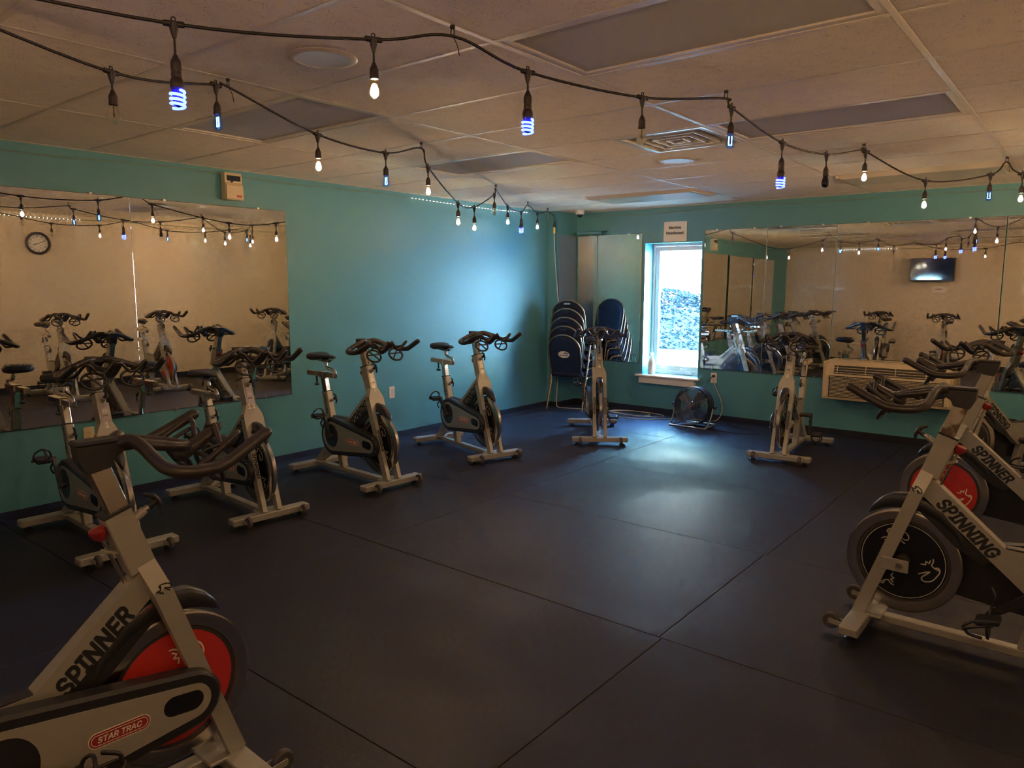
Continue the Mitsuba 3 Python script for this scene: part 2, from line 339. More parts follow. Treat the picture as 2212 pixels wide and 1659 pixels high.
for a in (.265, .190, .122, .058): put('louver', sqring(a-.014, ZC+.055, a, ZC-.006), 'mat_vent_metal', vt)
put('center_plate', pbox((vx-.03, vy-.03, ZC+.02), (vx+.03, vy+.03, ZC+.024)), 'mat_vent_metal', vt)
put('backing', pbox((vx-.29, vy-.29, ZC+.075), (vx+.29, vy+.29, ZC+.085)), 'mat_dark', vt)
for (sx, sy, lab) in ((2.943, -5.975, 'round white ceiling speaker above the nearer string of bulbs'), (2.945, -2.90, 'small round ceiling speaker beyond the air diffuser')):
    t = thing('ceiling_speaker', lab, 'speaker')
    put('rim', lathe([(.106, 0), (.135, 0.002), (.137, -.004), (.125, -.012), (.108, -.011), (.106, -.004)], 40, at=(sx, sy, ZC+.004)), 'mat_ceiling_plastic', t, smooth=40)
    put('grille', lathe([(0, -.004), (0.05, -.0055), (.107, -.008), (.107, -.001), (0, -.001)], 40, at=(sx, sy, ZC+.004)), 'mat_ceiling_plastic', t, smooth=40)
t = thing('security_camera', 'white dome security camera on the ceiling at the back corner', 'security camera')
put('housing', lathe([(0, 0), (.052, 0), (.055, -.010), (.054, -.035), (.046, -.048), (0, -.05)], 28, at=(.385, -.30, ZC)), 'mat_white', t, smooth=40)
put('dome', lathe([(.036, -.045), (.035, -.060), (.026, -.073), (.012, -.080), (0, -.082)], 24, at=(.385, -.30, ZC)), 'mat_black_gloss', t, smooth=True, label='black glossy dome')

# ================================================================== MIRRORS
def mirror(name_label, c, n, w, z0, z1, th=.005):
    n = unit(n); u = unit(np.cross((0, 0, 1), n)); v = np.cross(n, u)
    M = frame(A_(c, float)-n*th, u, v, n); h = (z1-z0)/2; e = .004
    k = thing('wall_mirror', name_label, 'mirror', None)
    m = loft([[(-w/2, -h, 0), (w/2, -h, 0), (w/2, h, 0), (-w/2, h, 0)], [(-w/2, -h, th-e/2), (w/2, -h, th-e/2), (w/2, h, th-e/2), (-w/2, h, th-e/2)],
              [(-w/2+e, -h+e, th), (w/2-e, -h+e, th), (w/2-e, h-e, th), (-w/2+e, h-e, th)]])
    m.apply_transform(M); put('glass', m, 'mat_mirror', k)
    cl = []
    for sx in (-.3, .3):
        for s in (-1, 1):
            b = rbox((sx*w, s*h, th/2), (.022, .018, th+.004), .002); b.apply_transform(M); put('clip', b, 'mat_steel', k)
    return k
zm0, zm1 = .591, 2.142; zm = (zm0+zm1)/2
mirror('frameless mirror panel on the left wall, nearest the camera', (.020, -6.085, zm), (1, -.018, -.004), 1.262, zm0, zm1)
mirror('frameless mirror panel on the left wall, second from the camera, ending by the dispenser', (.014, -4.815, zm), (1, -.009, -.004), 1.268, zm0, zm1)
mirror('frameless mirror panel on the left wall behind the camera', (.016, -7.36, zm), (1, -.012, -.004), 1.26, zm0, zm1)
RP = [(1.873, 2.575, 'narrow mirror panel right of the window'), (2.579, 3.279, 'narrow mirror panel on the back wall, second from the window'),
      (3.283, 4.700, 'wide mirror panel on the back wall above the air conditioner'), (4.704, 6.02, 'mirror panel at the right end of the back wall')]
for x0, x1, lab in RP: mirror(lab, ((x0+x1)/2, -.017, zm), (.009, -1, .006), x1-x0, zm0, zm1)
mirror('mirror panel left of the window reflecting the stacked chairs', (.625, -.008, zm), (0, -1, 0), .915, zm0, zm1)
pk_ = put('painted_panel', rbox((.1515, -.215, zm), (.008, .37, zm1-zm0), .002), 'mat_panel_blue'); tag(pk_, 'tall smooth blue grey panel on the side of the corner chase, behind the chairs', 'panel')

# ================================================================== WINDOW AND OUTSIDE
w = structgroup('window_1', 'tall narrow white framed window in the back wall')
def wbox(x0, x1, z0, z1, y0, y1): return rbox(((x0+x1)/2, (y0+y1)/2, (z0+z1)/2), (x1-x0, y1-y0, z1-z0), .003)
put('frame', cat(wbox(WX0, WX0+.03, WZ0, WZ1, .20, .285), wbox(WX1-.03, WX1, WZ0, WZ1, .20, .285), wbox(WX0, WX1, WZ1-.03, WZ1, .20, .285), wbox(WX0, WX1, WZ0, WZ0+.05, .20, .285)), 'mat_white', w)
put('sash', cat(wbox(WX0+.033, WX0+.083, WZ0+.053, WZ1-.033, .215, .265), wbox(WX1-.083, WX1-.033, WZ0+.053, WZ1-.033, .215, .265), wbox(WX0+.083, WX1-.083, WZ1-.083, WZ1-.033, .215, .265), wbox(WX0+.083, WX1-.083, WZ0+.053, WZ0+.103, .215, .265)), 'mat_white', w)
put('pane', mk([(WX0+.08, .24, WZ0+.10), (WX1-.08, .24, WZ0+.10), (WX1-.08, .24, WZ1-.08), (WX0+.08, .24, WZ1-.08)], [[0, 1, 2], [0, 2, 3]]), 'mat_pane', w)
put('sill', rbox((1.46, .068, .450), (.82, .27, .024), .006), 'mat_white', w)
put('apron', poly([(-.075, 0), (-.030, 0), (-.030, .06), (-.060, .075), (-.075, .075)], .72, frame((1.10, .075-.075+.03, .362), (0, 1, 0), (0, 0, 1), (1, 0, 0))), 'mat_white', w)
put('crank_handle', cat(rbox((1.62, .190, .478), (.12, .02, .018), .004), tube(spline([(1.66, .180, .485), (1.63, .165, .50), (1.56, .155, .535)], 4), .006, 6), trimesh.creation.icosphere(1, .010).apply_translation((1.55, .155, .54))), 'mat_cream_plastic', w)
# spray bottle
t = thing('spray_bottle', 'translucent white spray bottle standing on the window sill', 'spray bottle')
bx, by, bz = 1.215, .06, .462
put('bottle', lathe([(0, 0), (.040, 0), (.043, .006), (.043, .13), (.038, .16), (.020, .20), (.014, .215), (0, .215)], 24, at=(bx, by, bz)), 'mat_white', t, smooth=40)
put('label', lathe([(.0435, .03), (.0438, .03), (.0438, .115), (.0435, .115)], 24, at=(bx, by, bz)), 'mat_paper', t, smooth=40)
put('trigger_head', cat(rbox((bx, by-.012, bz+.245), (.026, .085, .030), .008), lathe([(0, .21), (.017, .21), (.017, .232), (0, .232)], 16, at=(bx, by, bz)), bar((bx, by-.03, bz+.235), (bx, by-.055, bz+.19), .010, .008)), 'mat_white', t)
# outside
struct('ground_outside', pbox((-14, .3, -.35), (16, 30, -.20)), 'mat_concrete', 'pale sunlit ground outside the window')
t = thing('utility_cabinet', 'white outdoor air conditioning cabinet with a red label outside the window', 'cabinet')
put('body', rbox((1.0, 1.75, .18), (1.75, .5, .76), .02), 'mat_white', t)
put('lid', rbox((1.0, 1.75, .575), (1.82, .56, .03), .01), 'mat_white', t)
put('warning_label', pbox((.60, 1.494, .40), (.76, 1.499, .50)), 'mat_red', t, label='red warning label')
put('access_panel', pbox((.77, 1.494, .32), (.92, 1.499, .51)), 'mat_wire_grey', t, label='grey access panel')
for k in range(8): put('louver', pbox((1.16, 1.488, .30+.025*k), (1.55, 1.499, .312+.025*k)), 'mat_grey_ink', t)
# hedge
N = 12000; th = rng.random(N)*2*np.pi; ph = np.arccos(1-1.15*rng.random(N)); rad = 1-.16*rng.random(N)**2
base = np.stack([np.sin(ph)*np.cos(th)*1.75, np.sin(ph)*np.sin(th)*.95, np.cos(ph)*1.62], 1)*rad[:, None]
base *= (1+.10*(meshkit.noise(base*3.1, 3)-.5)[:, None])
base = base+[-.15, 3.4, -.15]; vv, ff = [], []
for k in range(N):
    n = rng.normal(size=3); n = unit(n); a = unit(np.cross(n, [.3, .2, .9])); b = np.cross(n, a); s = .014+.018*rng.random(); c = base[k]
    i = len(vv); vv += [c-a*s*1.6, c+b*s*.7+n*.006, c+a*s*1.6, c-b*s*.7+n*.006]; ff += [[i, i+1, i+2], [i, i+2, i+3]]
hd = thing('hedge', 'dense leafy bush outside the window behind the white cabinet', 'bush')
k = put('foliage', mk(vv, ff), 'mat_leaf_out', hd); labels[k] = {'kind': 'stuff'}
br = [tube(spline([(-.3+.4*q, 3.3, -.2), (-.3+.5*q, 3.2+.1*q, .4), (-.3+.9*q, 3.0, 1.0)], 3), .02, 5) for q in (-1, -.4, .2, .8, 1.3)]
for b in br: put('branch', b, 'mat_dark', hd)
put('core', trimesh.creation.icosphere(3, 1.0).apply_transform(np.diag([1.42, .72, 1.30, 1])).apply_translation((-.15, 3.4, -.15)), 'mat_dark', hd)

# ================================================================== EXERCISE BIKES
def T4(M): return T(M.tolist())
BIKE = []      # (name, ply dict, transform group, label); name is thing-relative
def bp(name, mesh, m, smooth=False, grp='base', label=None): BIKE.append((name, mikit.ply(mesh, m, smooth=smooth), grp, label))
FA, FB = np.array([.005, 0, .088]), np.array([-.275, 0, .920])          # fork line, bottom to head top
fd = unit(FB-FA); fn = np.array([fd[2], 0, -fd[0]]); FLEN = np.linalg.norm(FB-FA)   # direction up, front normal
def on_fork(v, front=0.0, y=0.0): return FA+fd*v+fn*front+np.array([0, y, 0])
SA, SB = np.array([-.752, 0, .40]), np.array([-.818, 0, .673]); sdv = unit(SB-SA); sn = np.array([sdv[2], 0, -sdv[0]])
def build_bike():
    # ---- base
    for nm, x in (('front_stabilizer', -.006), ('rear_stabilizer', -.966)):
        bp(nm, rbox((x, 0, .066), (.078, .524, .042), .004), 'mat_silver')
        for s in (-1, 1):
            bp(nm+'__end_cap', rbox((x, s*.2635, .066), (.070, .006, .034), .003), 'mat_black' if nm[0] == 'x' else 'mat_silver')
        for s in (-1, 1):
            bp('leveling_foot', lathe([(0, FZ), (.024, FZ), (.025, .022), (.012, .030), (.006, .032), (.006, .05), (0, .05)], 14, at=(x, s*.215, 0)), 'mat_black', 40)
    for s in (-1, 1):
        c = np.array([.082, s*.192, .070])
        bp('transport_wheel', lathe([(.012, -.011), (.030, -.012), (.035, -.008), (.036, 0), (.035, .008), (.030, .012), (.012, .011)], 24, 'y', c), 'mat_tyre', 40)
        bp('transport_wheel__hub', lathe([(0, -.0125), (.014, -.0125), (.014, .0125), (0, .0125)], 12, 'y', c), 'mat_steel', 40)
        for e in (-1, 1):
            bp('transport_wheel__bracket', bar(c+(-.055, e*.017, -.004), c+(.008, e*.017, .002), .004, .022, r=.001), 'mat_silver')
    bp('base_beam', rbox((-.485, 0, .066), (.90, .050, .034), .004), 'mat_silver')
    bp('joint_plate', rbox((-.062, 0, .083), (.060, .15, .012), .003), 'mat_silver')
    bp('joint_plate', rbox((-.905, 0, .083), (.060, .10, .012), .003), 'mat_silver')
    # ---- fork plate with wheel slot, head tube
    pg = Polygon([(-.066, 0), (-.066, .625), (-.031, .705), (-.031, FLEN-.01), (.031, FLEN-.01), (.031, .705), (.066, .625), (.066, 0)])
    slot = Polygon([(-.036, -.1), (-.036, .52), (-.02, .56), (.02, .56), (.036, .52), (.036, -.1)])
    bp('fork', poly(pg.difference(slot), .052, frame(FA-fn*.026, (0, 1, 0), fd, np.cross((0, 1, 0), fd))), 'mat_silver')
    head = bar(on_fork(.69, -.0105), on_fork(FLEN, -.0105), .062, .074, up=fn, r=.003)
    bp('head_tube', head, 'mat_silver')
    bp('head_tube__collar', bar(on_fork(FLEN-.002, -.0105), on_fork(FLEN+.006, -.0105), .066, .078, up=fn, r=.002), 'mat_black')
    bp('head_tube__number_plate', text('0', .03, on_fork(.72, .036), (0, 1, 0), fd), 'mat_white_ink', label='white number')   # replaced per bike
    st = on_fork(.765, .0268)
    bp('head_tube__brand_sticker', poly(sbox(-.018, -.014, .018, .022), .0008, frame(st, (0, 1, 0), fd, fn)), 'mat_black_ink', label='small black and white sticker')
    bp('head_tube__brand_sticker', poly(sbox(-.018, -.030, .018, -.0145), .0008, frame(st, (0, 1, 0), fd, fn)), 'mat_white_ink')
    bp('head_tube__brand_sticker', text('SPIN', .010, st-fd*.022+fn*.0008, (0, 1, 0), fd, .030), 'mat_black_ink')
    bp('head_tube__brand_sticker', rider(.009, st+fd*.004+fn*.0008, (0, 1, 0), fd, .13, .0006), 'mat_white_ink')
    for s in (-1, 1):
        o = on_fork(.30, .0262, s*.051)
        bp('fork__lettering', text('SPINNING', .022, o, -fd, (0, 1, 0), .165, .15, heavy=.06), 'mat_black_ink', label='black lettering')
        o = on_fork(.625, .004, s*.0664)
        uu = np.array([-s*fn[0]*1.0, 0, -s*fn[2]]) if s > 0 else fn
        bp('fork__rider_emblem', rider(.016, o, uu, fd, .10, .0008) if s < 0 else rider(.016, o, -fn, fd, .10, .0008), 'mat_black_ink', label='black rider emblem')
        bp('fork__axle_bracket', rbox((-.128, s*.068, .338), (.110, .008, .056), .002), 'mat_silver')
        bp('fork__axle_nut', lathe([(0, -.010), (.013, -.010), (.013, .010), (0, .010)], 6, 'y', (-.148, s*.078, .343)), 'mat_steel')
    # ---- main tube
    mt = Polygon([(-.205, .655), (-.232, .738), (-.515, .486), (-.715, .480), (-.735, .40), (-.70, .36), (-.60, .31)])
    bp('main_tube', poly(mt, .052, XZ(.026)), 'mat_silver')
    bp('main_tube__top_plate', rbox((-.615, 0, .486), (.20, .046, .010), .003), 'mat_black')
    for s in (-1, 1):
        a, b = np.array([-.455, -s*0, .463]), np.array([-.275, 0, .628])
        if s < 0: o, uu = np.array([-.364, -.0262, .551]), b-a
        else: o, uu = np.array([-.382, .0262, .545]), a-b
        uu = unit(uu)
        ww = np.array([0, float(s), 0]); vv_ = np.cross(ww, uu)
        bp('main_tube__lettering', ('TEXT', o, uu, vv_), 'mat_black_ink') if False else BIKE.append(('main_tube__lettering', ('TEXT', o, uu, vv_), 'base', 'large black lettering'))
    bp('brake_housing', poly([(-.19, .645), (-.47, .425), (-.445, .395), (-.34, .455), (-.27, .52), (-.205, .575)], .044, XZ(.022)), 'mat_black')
    # ---- fender: lofted hood over the flywheel
    FC = np.array([-.148, 0, .343]); rings = []
    for a, ro, hw in ((52, .243, .003), (56, .256, .013), (62, .272, .021), (70, .290, .027), (80, .305, .029), (92, .309, .029), (105, .301, .029), (120, .295, .030), (140, .278, .026), (158, .262, .02)):
        ar = math.radians(a); e = np.array([math.cos(ar), 0, math.sin(ar)]); ri = .239; ring = []
        for q in np.linspace(0, 2*np.pi, 14, endpoint=False):
            cy, cr = math.cos(q), math.sin(q)
            rr = (ri+ro)/2+(ro-ri)/2*(abs(cr)**.7)*np.sign(cr); ring.append(FC+e*rr+np.array([0, hw*(abs(cy)**.7)*np.sign(cy), 0]))
        rings.append(ring)
    bp('fender', loft(rings), 'mat_black', 50)
    # ---- flywheel
    R = .228
    bp('flywheel__rim', lathe([(.183, -.008), (.186, -.014), (.220, -.0155), (R, -.012), (R+.001, 0), (R, .012), (.220, .0155), (.186, .014), (.183, .008), (.183, -.008)], 64, 'y', FC), 'mat_rim', 35)
    bp('flywheel__disc', lathe([(0, -.0075), (.172, -.0075), (.184, -.005), (.184, .005), (.172, .0075), (0, .0075)], 48, 'y', FC), 'DISC', 35)
    bp('flywheel__inner_ring', cat(lathe([(.172, -.0084), (.184, -.0084), (.184, -.0068), (.172, -.0068)], 48, 'y', FC), lathe([(.172, .0068), (.184, .0068), (.184, .0084), (.172, .0084)], 48, 'y', FC)), 'mat_rim_dark', 35)
    bp('flywheel__hub', lathe([(0, -.055), (.011, -.055), (.011, -.030), (.028, -.028), (.032, -.008), (.032, .008), (.028, .028), (.011, .030), (.011, .055), (0, .055)], 20, 'y', FC), 'mat_rim_dark', 40)
    for s in (-1, 1):
        for q in range(3):
            a = math.radians(90+120*q-20); e = np.array([math.cos(a), 0, math.sin(a)]); tq = np.array([math.sin(a), 0, -math.cos(a)])*(1 if s < 0 else -1)
            bp('flywheel__rider_emblem', rider(.040, FC+e*.105+np.array([0, s*.0078, 0]), tq, e, .065, .0008), 'EMBLEM')
        bp('flywheel__pinstripe', poly(Point(0, 0).buffer(.1665, quad_segs=16).difference(Point(0, 0).buffer(.1635, quad_segs=16)), .0008, frame(FC+(0, s*.0085 if s > 0 else -.0077, 0), (1, 0, 0), (0, 0, 1), (0, -1, 0))), 'PINSTRIPE')
    # ---- chain guard (right side)
    c0, c1 = Point(-.617, .347).buffer(.150, quad_segs=12), Point(-.142, .333).buffer(.086, quad_segs=10)
    g0 = unary_union([c0, c1]).convex_hull; g1 = unary_union([Point(-.617, .347).buffer(.140, quad_segs=12), Point(-.142, .333).buffer(.076, quad_segs=10)]).convex_hull
    P0, P1 = A_(g0.exterior.coords)[:-1], A_(g1.exterior.coords)[:-1]
    bp('chain_guard', hull(np.vstack([np.c_[P0[:, 0], P0[:, 0]*0-.050, P0[:, 1]], np.c_[P0[:, 0], P0[:, 0]*0-.094, P0[:, 1]], np.c_[P1[:, 0], P1[:, 0]*0-.102, P1[:, 1]]])), 'mat_black', 35)
    pn = unary_union([Point(-.617, .347).buffer(.116, quad_segs=14), Point(-.142, .333).buffer(.052, quad_segs=8)]).convex_hull
    crk = Point(-.628, .352).buffer(.096, quad_segs=14)
    sl = LineString([(-.198, .342), (-.142, .336)]).buffer(.030, quad_segs=8)
    bp('chain_guard__panel', poly(pn.difference(crk).difference(sl), .003, XZ(-.1015)), 'PANEL', label='silver side panel')
    bp('chain_guard__panel', poly(pn.intersection(crk).difference(Point(-.616, .352).buffer(.090)), .003, XZ(-.1012)), 'PANEL')
    bp('chain_guard__slot_cover', poly(sl.buffer(-.003), .0035, XZ(-.100)), 'mat_black_gloss')
    for (sx, sz) in ((-.49, .462), (-.10, .397), (-.068, .305), (-.40, .243), (-.735, .43)):
        bp('chain_guard__screw', lathe([(0, .003), (.005, .0025), (.006, 0), (0, 0)], 8, 'y', (sx, -.0985, sz)), 'mat_chrome')
    bo = np.array([-.345, -.1046, .338]); bu = unit((.141, 0, -.002))
    bp('chain_guard__badge', poly(LineString([(-.058, 0), (.058, 0)]).buffer(.022, quad_segs=8), .0008, frame(bo, bu, np.cross((0, -1, 0), bu), (0, -1, 0))), 'mat_white_ink', label='red and white oval badge')
    bo2 = bo-np.array([0, .0008, 0])
    bp('chain_guard__badge', poly(LineString([(-.058, 0), (.058, 0)]).buffer(.0195, quad_segs=8), .0006, frame(bo2, bu, np.cross((0, -1, 0), bu), (0, -1, 0))), 'mat_red_ink')
    ring = LineString([(-.058, 0), (.058, 0)]).buffer(.0150, quad_segs=8); ring = ring.difference(ring.buffer(-.0016))
    bp('chain_guard__badge', poly(ring, .0006, frame(bo2-np.array([0, .0006, 0]), bu, np.cross((0, -1, 0), bu), (0, -1, 0))), 'mat_white_ink')
    bp('chain_guard__badge_lettering', text('STAR TRAC', .015, bo2-np.array([0, .0005, 0]), bu, np.cross((0, -1, 0), bu), .112, .2), 'mat_white_ink', label='white lettering')
    # ---- rear frame
    bp('seat_tube', bar(SA, SB, .050, .072, up=sn, r=.004), 'mat_silver')
    bp('seat_tube__collar', bar(SB-sdv*.002, SB+sdv*.005, .054, .076, up=sn, r=.002), 'mat_black')
    bp('seat_tube__lettering', text('SPINNER', .026, (SA+SB)/2+sdv*.045+np.array([0, -.0253, 0])-sn*.006, -sdv, np.cross((0, -1, 0), -sdv), .165, .15), 'mat_black_ink', label='black lettering')
    gs = Polygon(spline([(-.700, .37), (-.755, .38), (-.80, .31), (-.85, .22), (-.925, .135), (-.990, .088)], 4).tolist()+spline([(-.900, .088), (-.84, .125), (-.78, .19), (-.70, .26)], 4).tolist())
    bp('rear_strut', poly(gs, .050, XZ(.025)), 'mat_silver')
    bp('center_post', bar((-.665, 0, .31), (-.610, 0, .078), .050, .055, up=(1, 0, 0), r=.003), 'mat_silver')
    # ---- seat group
    bp('seat_post', bar(SB-sdv*.10, SB+sdv*.125, .040, .056, up=sn, r=.003), 'POST', grp='seat')
    bp('seat_slider', rbox((-.880, 0, .812), (.375, .042, .040), .004), 'SLIDER', grp='seat')
    bp('seat_slider__end_cap', rbox((-1.070, 0, .812), (.010, .034, .032), .003), 'mat_steel', grp='seat')
    bp('seat_slider__clamp', rbox((-.866, 0, .811), (.060, .052, .050), .004), 'SLIDER', grp='seat')
    bp('slider_knob', cat(cyl((-.955, 0, .795), (-.955, 0, .735), .008, 10), rbox((-.955, 0, .722), (.034, .034, .018), .006)), 'mat_black', 40, 'seat')
    bp('saddle_stem', tube(spline([(-.697, 0, .800), (-.695, 0, .830), (-.705, 0, .850), (-.735, 0, .858), (-.79, 0, .866), (-.808, 0, .875), (-.815, 0, .90), (-.815, 0, .935)], 5), .0125, 12), 'mat_chrome', True, 'seat')
    bp('saddle_clamp', rbox((-.815, 0, .928), (.07, .05, .03), .006), 'mat_black', grp='seat')
    rails = [tube(spline([(-.95, s*.035, .935), (-.86, s*.024, .922), (-.78, s*.022, .922), (-.72, s*.012, .95)], 4), .0045, 6) for s in (-1, 1)]
    bp('saddle_rail', rails[0], 'mat_steel', True, 'seat'); bp('saddle_rail', rails[1], 'mat_steel', True, 'seat')
    rings = []
    for x, hw, zt, zb in ((-.992, .012, .962, .950), (-.985, .060, .975, .936), (-.965, .088, .985, .926), (-.93, .098, .988, .922), (-.89, .086, .982, .928), (-.85, .060, .976, .938), (-.80, .036, .974, .946), (-.75, .026, .973, .950), (-.712, .021, .967, .948), (-.697, .014, .962, .950), (-.693, .004, .958, .954)):
        ring = []
        for q in np.linspace(0, 2*np.pi, 18, endpoint=False):
            cy, cz = math.cos(q), math.sin(q)
            dip = -.006*math.exp(-(cy*hw/.012)**2) if x < -.86 else 0
            ring.append((x, hw*np.sign(cy)*abs(cy)**.75, (zt+zb)/2+(zt-zb)/2*np.sign(cz)*abs(cz)**.65+(dip if cz > 0 else 0)))
        rings.append(ring)
    bp('saddle', loft(rings), 'mat_saddle', 60, 'seat')
    # ---- knobs
    def tknob(nm, base, d, grp='base', yv=(0, 1, 0)):
        d = unit(d); b = A_(base, float); side = np.cross(d, yv); e = b+d*.078
        bp(nm+'__barrel', tube([b, b+d*.040], .0125, 12), 'mat_silver', 40, grp)
        bp(nm+'__spring', tube([b+d*.040, b+d*.055], .009, 10), 'mat_chrome', 40, grp)
        bp(nm, cat(tube([b+d*.052, e], [.010, .009], 10), tube(spline([e+side*.036-d*.012, e+side*.020, e+d*.004, e-side*.020, e-side*.036-d*.012], 4), [.006]*4+[.0085]*9+[.006]*4, 8, rounded=True)), 'mat_black', 50, grp)
    tknob('head_knob', on_fork(FLEN-.05, .024), fn+np.array([0, 0, .28]))
    tknob('seat_knob', SA+sdv*.20+sn*.034, sn+np.array([0, 0, .2]))
    rk = np.array([-.325, 0, .862]); rb = np.array([-.268, 0, .705]); rd = unit(rk-rb)
    bp('resistance_knob', tube([rk-rd*.018, rk-rd*.010, rk+rd*.008, rk+rd*.016, rk+rd*.019], [.012, .018, .024, .022, .012], 16), 'mat_red_knob', 50, label='glossy red knob')
    bp('resistance_rod', cyl(rb-rd*.02, rk-rd*.012, .0055, 10), 'mat_chrome', 40)
    bp('rod_bracket', bar((-.255, 0, .790), (-.322, 0, .812), .026, .008, r=.002), 'mat_silver')
    # ---- handlebar group
    bp('handlebar_post', bar(on_fork(.70), on_fork(FLEN+.135), .044, .056, up=fn, r=.003), 'HPOST', grp='bar')
    for q in (0.03, .06, .09, .12): bp('handlebar_post__hole', tube([on_fork(FLEN+q-.01, .0275), on_fork(FLEN+q-.01, .0288)], .006, 8), 'mat_dark', grp='bar')
    bp('stem', poly([(-.372, 1.120), (-.25, 1.122), (-.228, 1.104), (-.282, 1.068), (-.292, 1.046), (-.348, 1.036), (-.366, 1.07)], .054, XZ(.027)), 'mat_black', grp='bar')
    bp('stem', rbox((-.310, 0, 1.118), (.130, .064, .014), .006), 'mat_black', grp='bar')
    for s in (-1, 1):
        pth = spline([(-.262, s*.016, 1.110), (-.242, s*.044, 1.115), (-.232, s*.090, 1.103), (-.228, s*.150, 1.080), (-.220, s*.197, 1.061), (-.193, s*.229, 1.050), (-.14, s*.241, 1.046), (-.085, s*.240, 1.051), (-.030, s*.233, 1.074), (.056, s*.222, 1.116)], 5)
        bp('handlebar', tube(pth, .0175, 12, rounded=True), 'mat_grip', True, 'bar')
        rod = spline([(.004, s*.016, 1.122), (.004, s*.038, 1.092), (-.002, s*.070, 1.062), (.002, s*.105, 1.072), (.010, s*.132, 1.105), (.006, s*.152, 1.114), (-.03, s*.163, 1.092), (-.085, s*.168, 1.058), (-.125, s*.178, 1.040), (-.135, s*.210, 1.044), (-.13, s*.238, 1.050)], 5)
        bp('handlebar__brace_rod', tube(rod, .0085, 8), 'mat_grip', True, 'bar')
        hc = np.array([-.055, s*.100, 1.018]); ey, ez = np.array([0, 1.0, 0]), unit((-.5, 0, .85))
        hp = [hc+ey*.060*math.cos(q)+ez*.048*math.sin(q) for q in np.linspace(0, 2*np.pi, 22, endpoint=False)]
        bp('bottle_holder', tube(hp, .0072, 8, closed=True), 'mat_black', True, 'bar')
        bp('bottle_holder__spoke', tube([hc-ey*.058+ez*.010, hc+ey*.058+ez*.010], .0055, 6), 'mat_black', True, 'bar')
        bp('bottle_holder__spoke', tube([hc-ey*.038*s-ez*.036, hc+ey*.030*s+ez*.040], .0055, 6), 'mat_black', True, 'bar')
        bp('bottle_holder__arm', tube(spline([hc+ez*.046, hc+ez*.05+np.array([.02, s*.01, .01]), (.0, s*.128, 1.09)], 3), .006, 6), 'mat_black', True, 'bar')
    rg = [(-.170+.094*math.cos(q), .060*math.sin(q), 1.091-.022*math.cos(q)) for q in np.linspace(0, 2*np.pi, 28, endpoint=False)]
    bp('handlebar__center_loop', tube(rg, .0145, 10, closed=True), 'mat_grip', True, 'bar')
    rings = []
    for x, z, hw, hh in ((-.110, 1.040, .018, .016), (-.095, 1.045, .027, .022), (-.055, 1.062, .027, .019), (-.015, 1.086, .026, .015), (.018, 1.107, .024, .012), (.032, 1.116, .014, .007)):
        rings.append([(x-.3*hh*math.sin(q), hw*np.sign(math.cos(q))*abs(math.cos(q))**.7, z+hh*np.sign(math.sin(q))*abs(math.sin(q))**.7) for q in np.linspace(0, 2*np.pi, 14, endpoint=False)])
    bp('handlebar__center_grip', loft(rings), 'mat_grip', 60, 'bar')
build_bike()
PEDAL = []
def build_pedal():
    PEDAL.append(('body', mikit.ply(cat(rbox((0, 0, 0), (.085, .078, .022), .006), cyl((0, -.055, 0), (0, .045, 0), .008, 8)), 'mat_black')))
    PEDAL.append(('toe_cage', mikit.ply(cat(tube(spline([(-.02, -.036, .010), (.05, -.034, .02), (.085, -.018, .034), (.088, .018, .034), (.05, .034, .02), (-.02, .036, .010)], 4), .005, 6), tube(spline([(.085, 0, .034), (.075, 0, .06), (.03, 0, .075)], 4), .006, 6)), 'mat_black', smooth=True)))
    PEDAL.append(('strap', mikit.ply(cat(tube(spline([(0, -.045, .0), (.005, -.042, .045), (.01, 0, .072), (.005, .042, .045), (0, .045, .0), (-.01, .06, -.03), (-.03, .055, -.075), (-.02, .07, -.11)], 4), .0055, 6), rbox((.0, .047, .02), (.02, .008, .024), .003)), 'mat_black', smooth=50)))
build_pedal()
CRANK = mikit.ply(loft([[(a, y, z*k) for (y, z) in ((-.010, -.016), (.010, -.016), (.010, .016), (-.010, .016))] for a, k in ((-.018, .8), (0, 1.15), (.165, .8), (.182, .6))]), 'mat_black')
AXLE = mikit.ply(lathe([(0, -.135), (.016, -.135), (.020, -.118), (.020, .118), (.016, .135), (0, .135)], 14, 'y'), 'mat_rim_dark', smooth=40)
DISC = {'red': 'mat_red', 'black': 'mat_black_gloss'}
def swap(d, m): return {**d, 'bsdf': {'type': 'ref', 'id': m}}
_num = {}
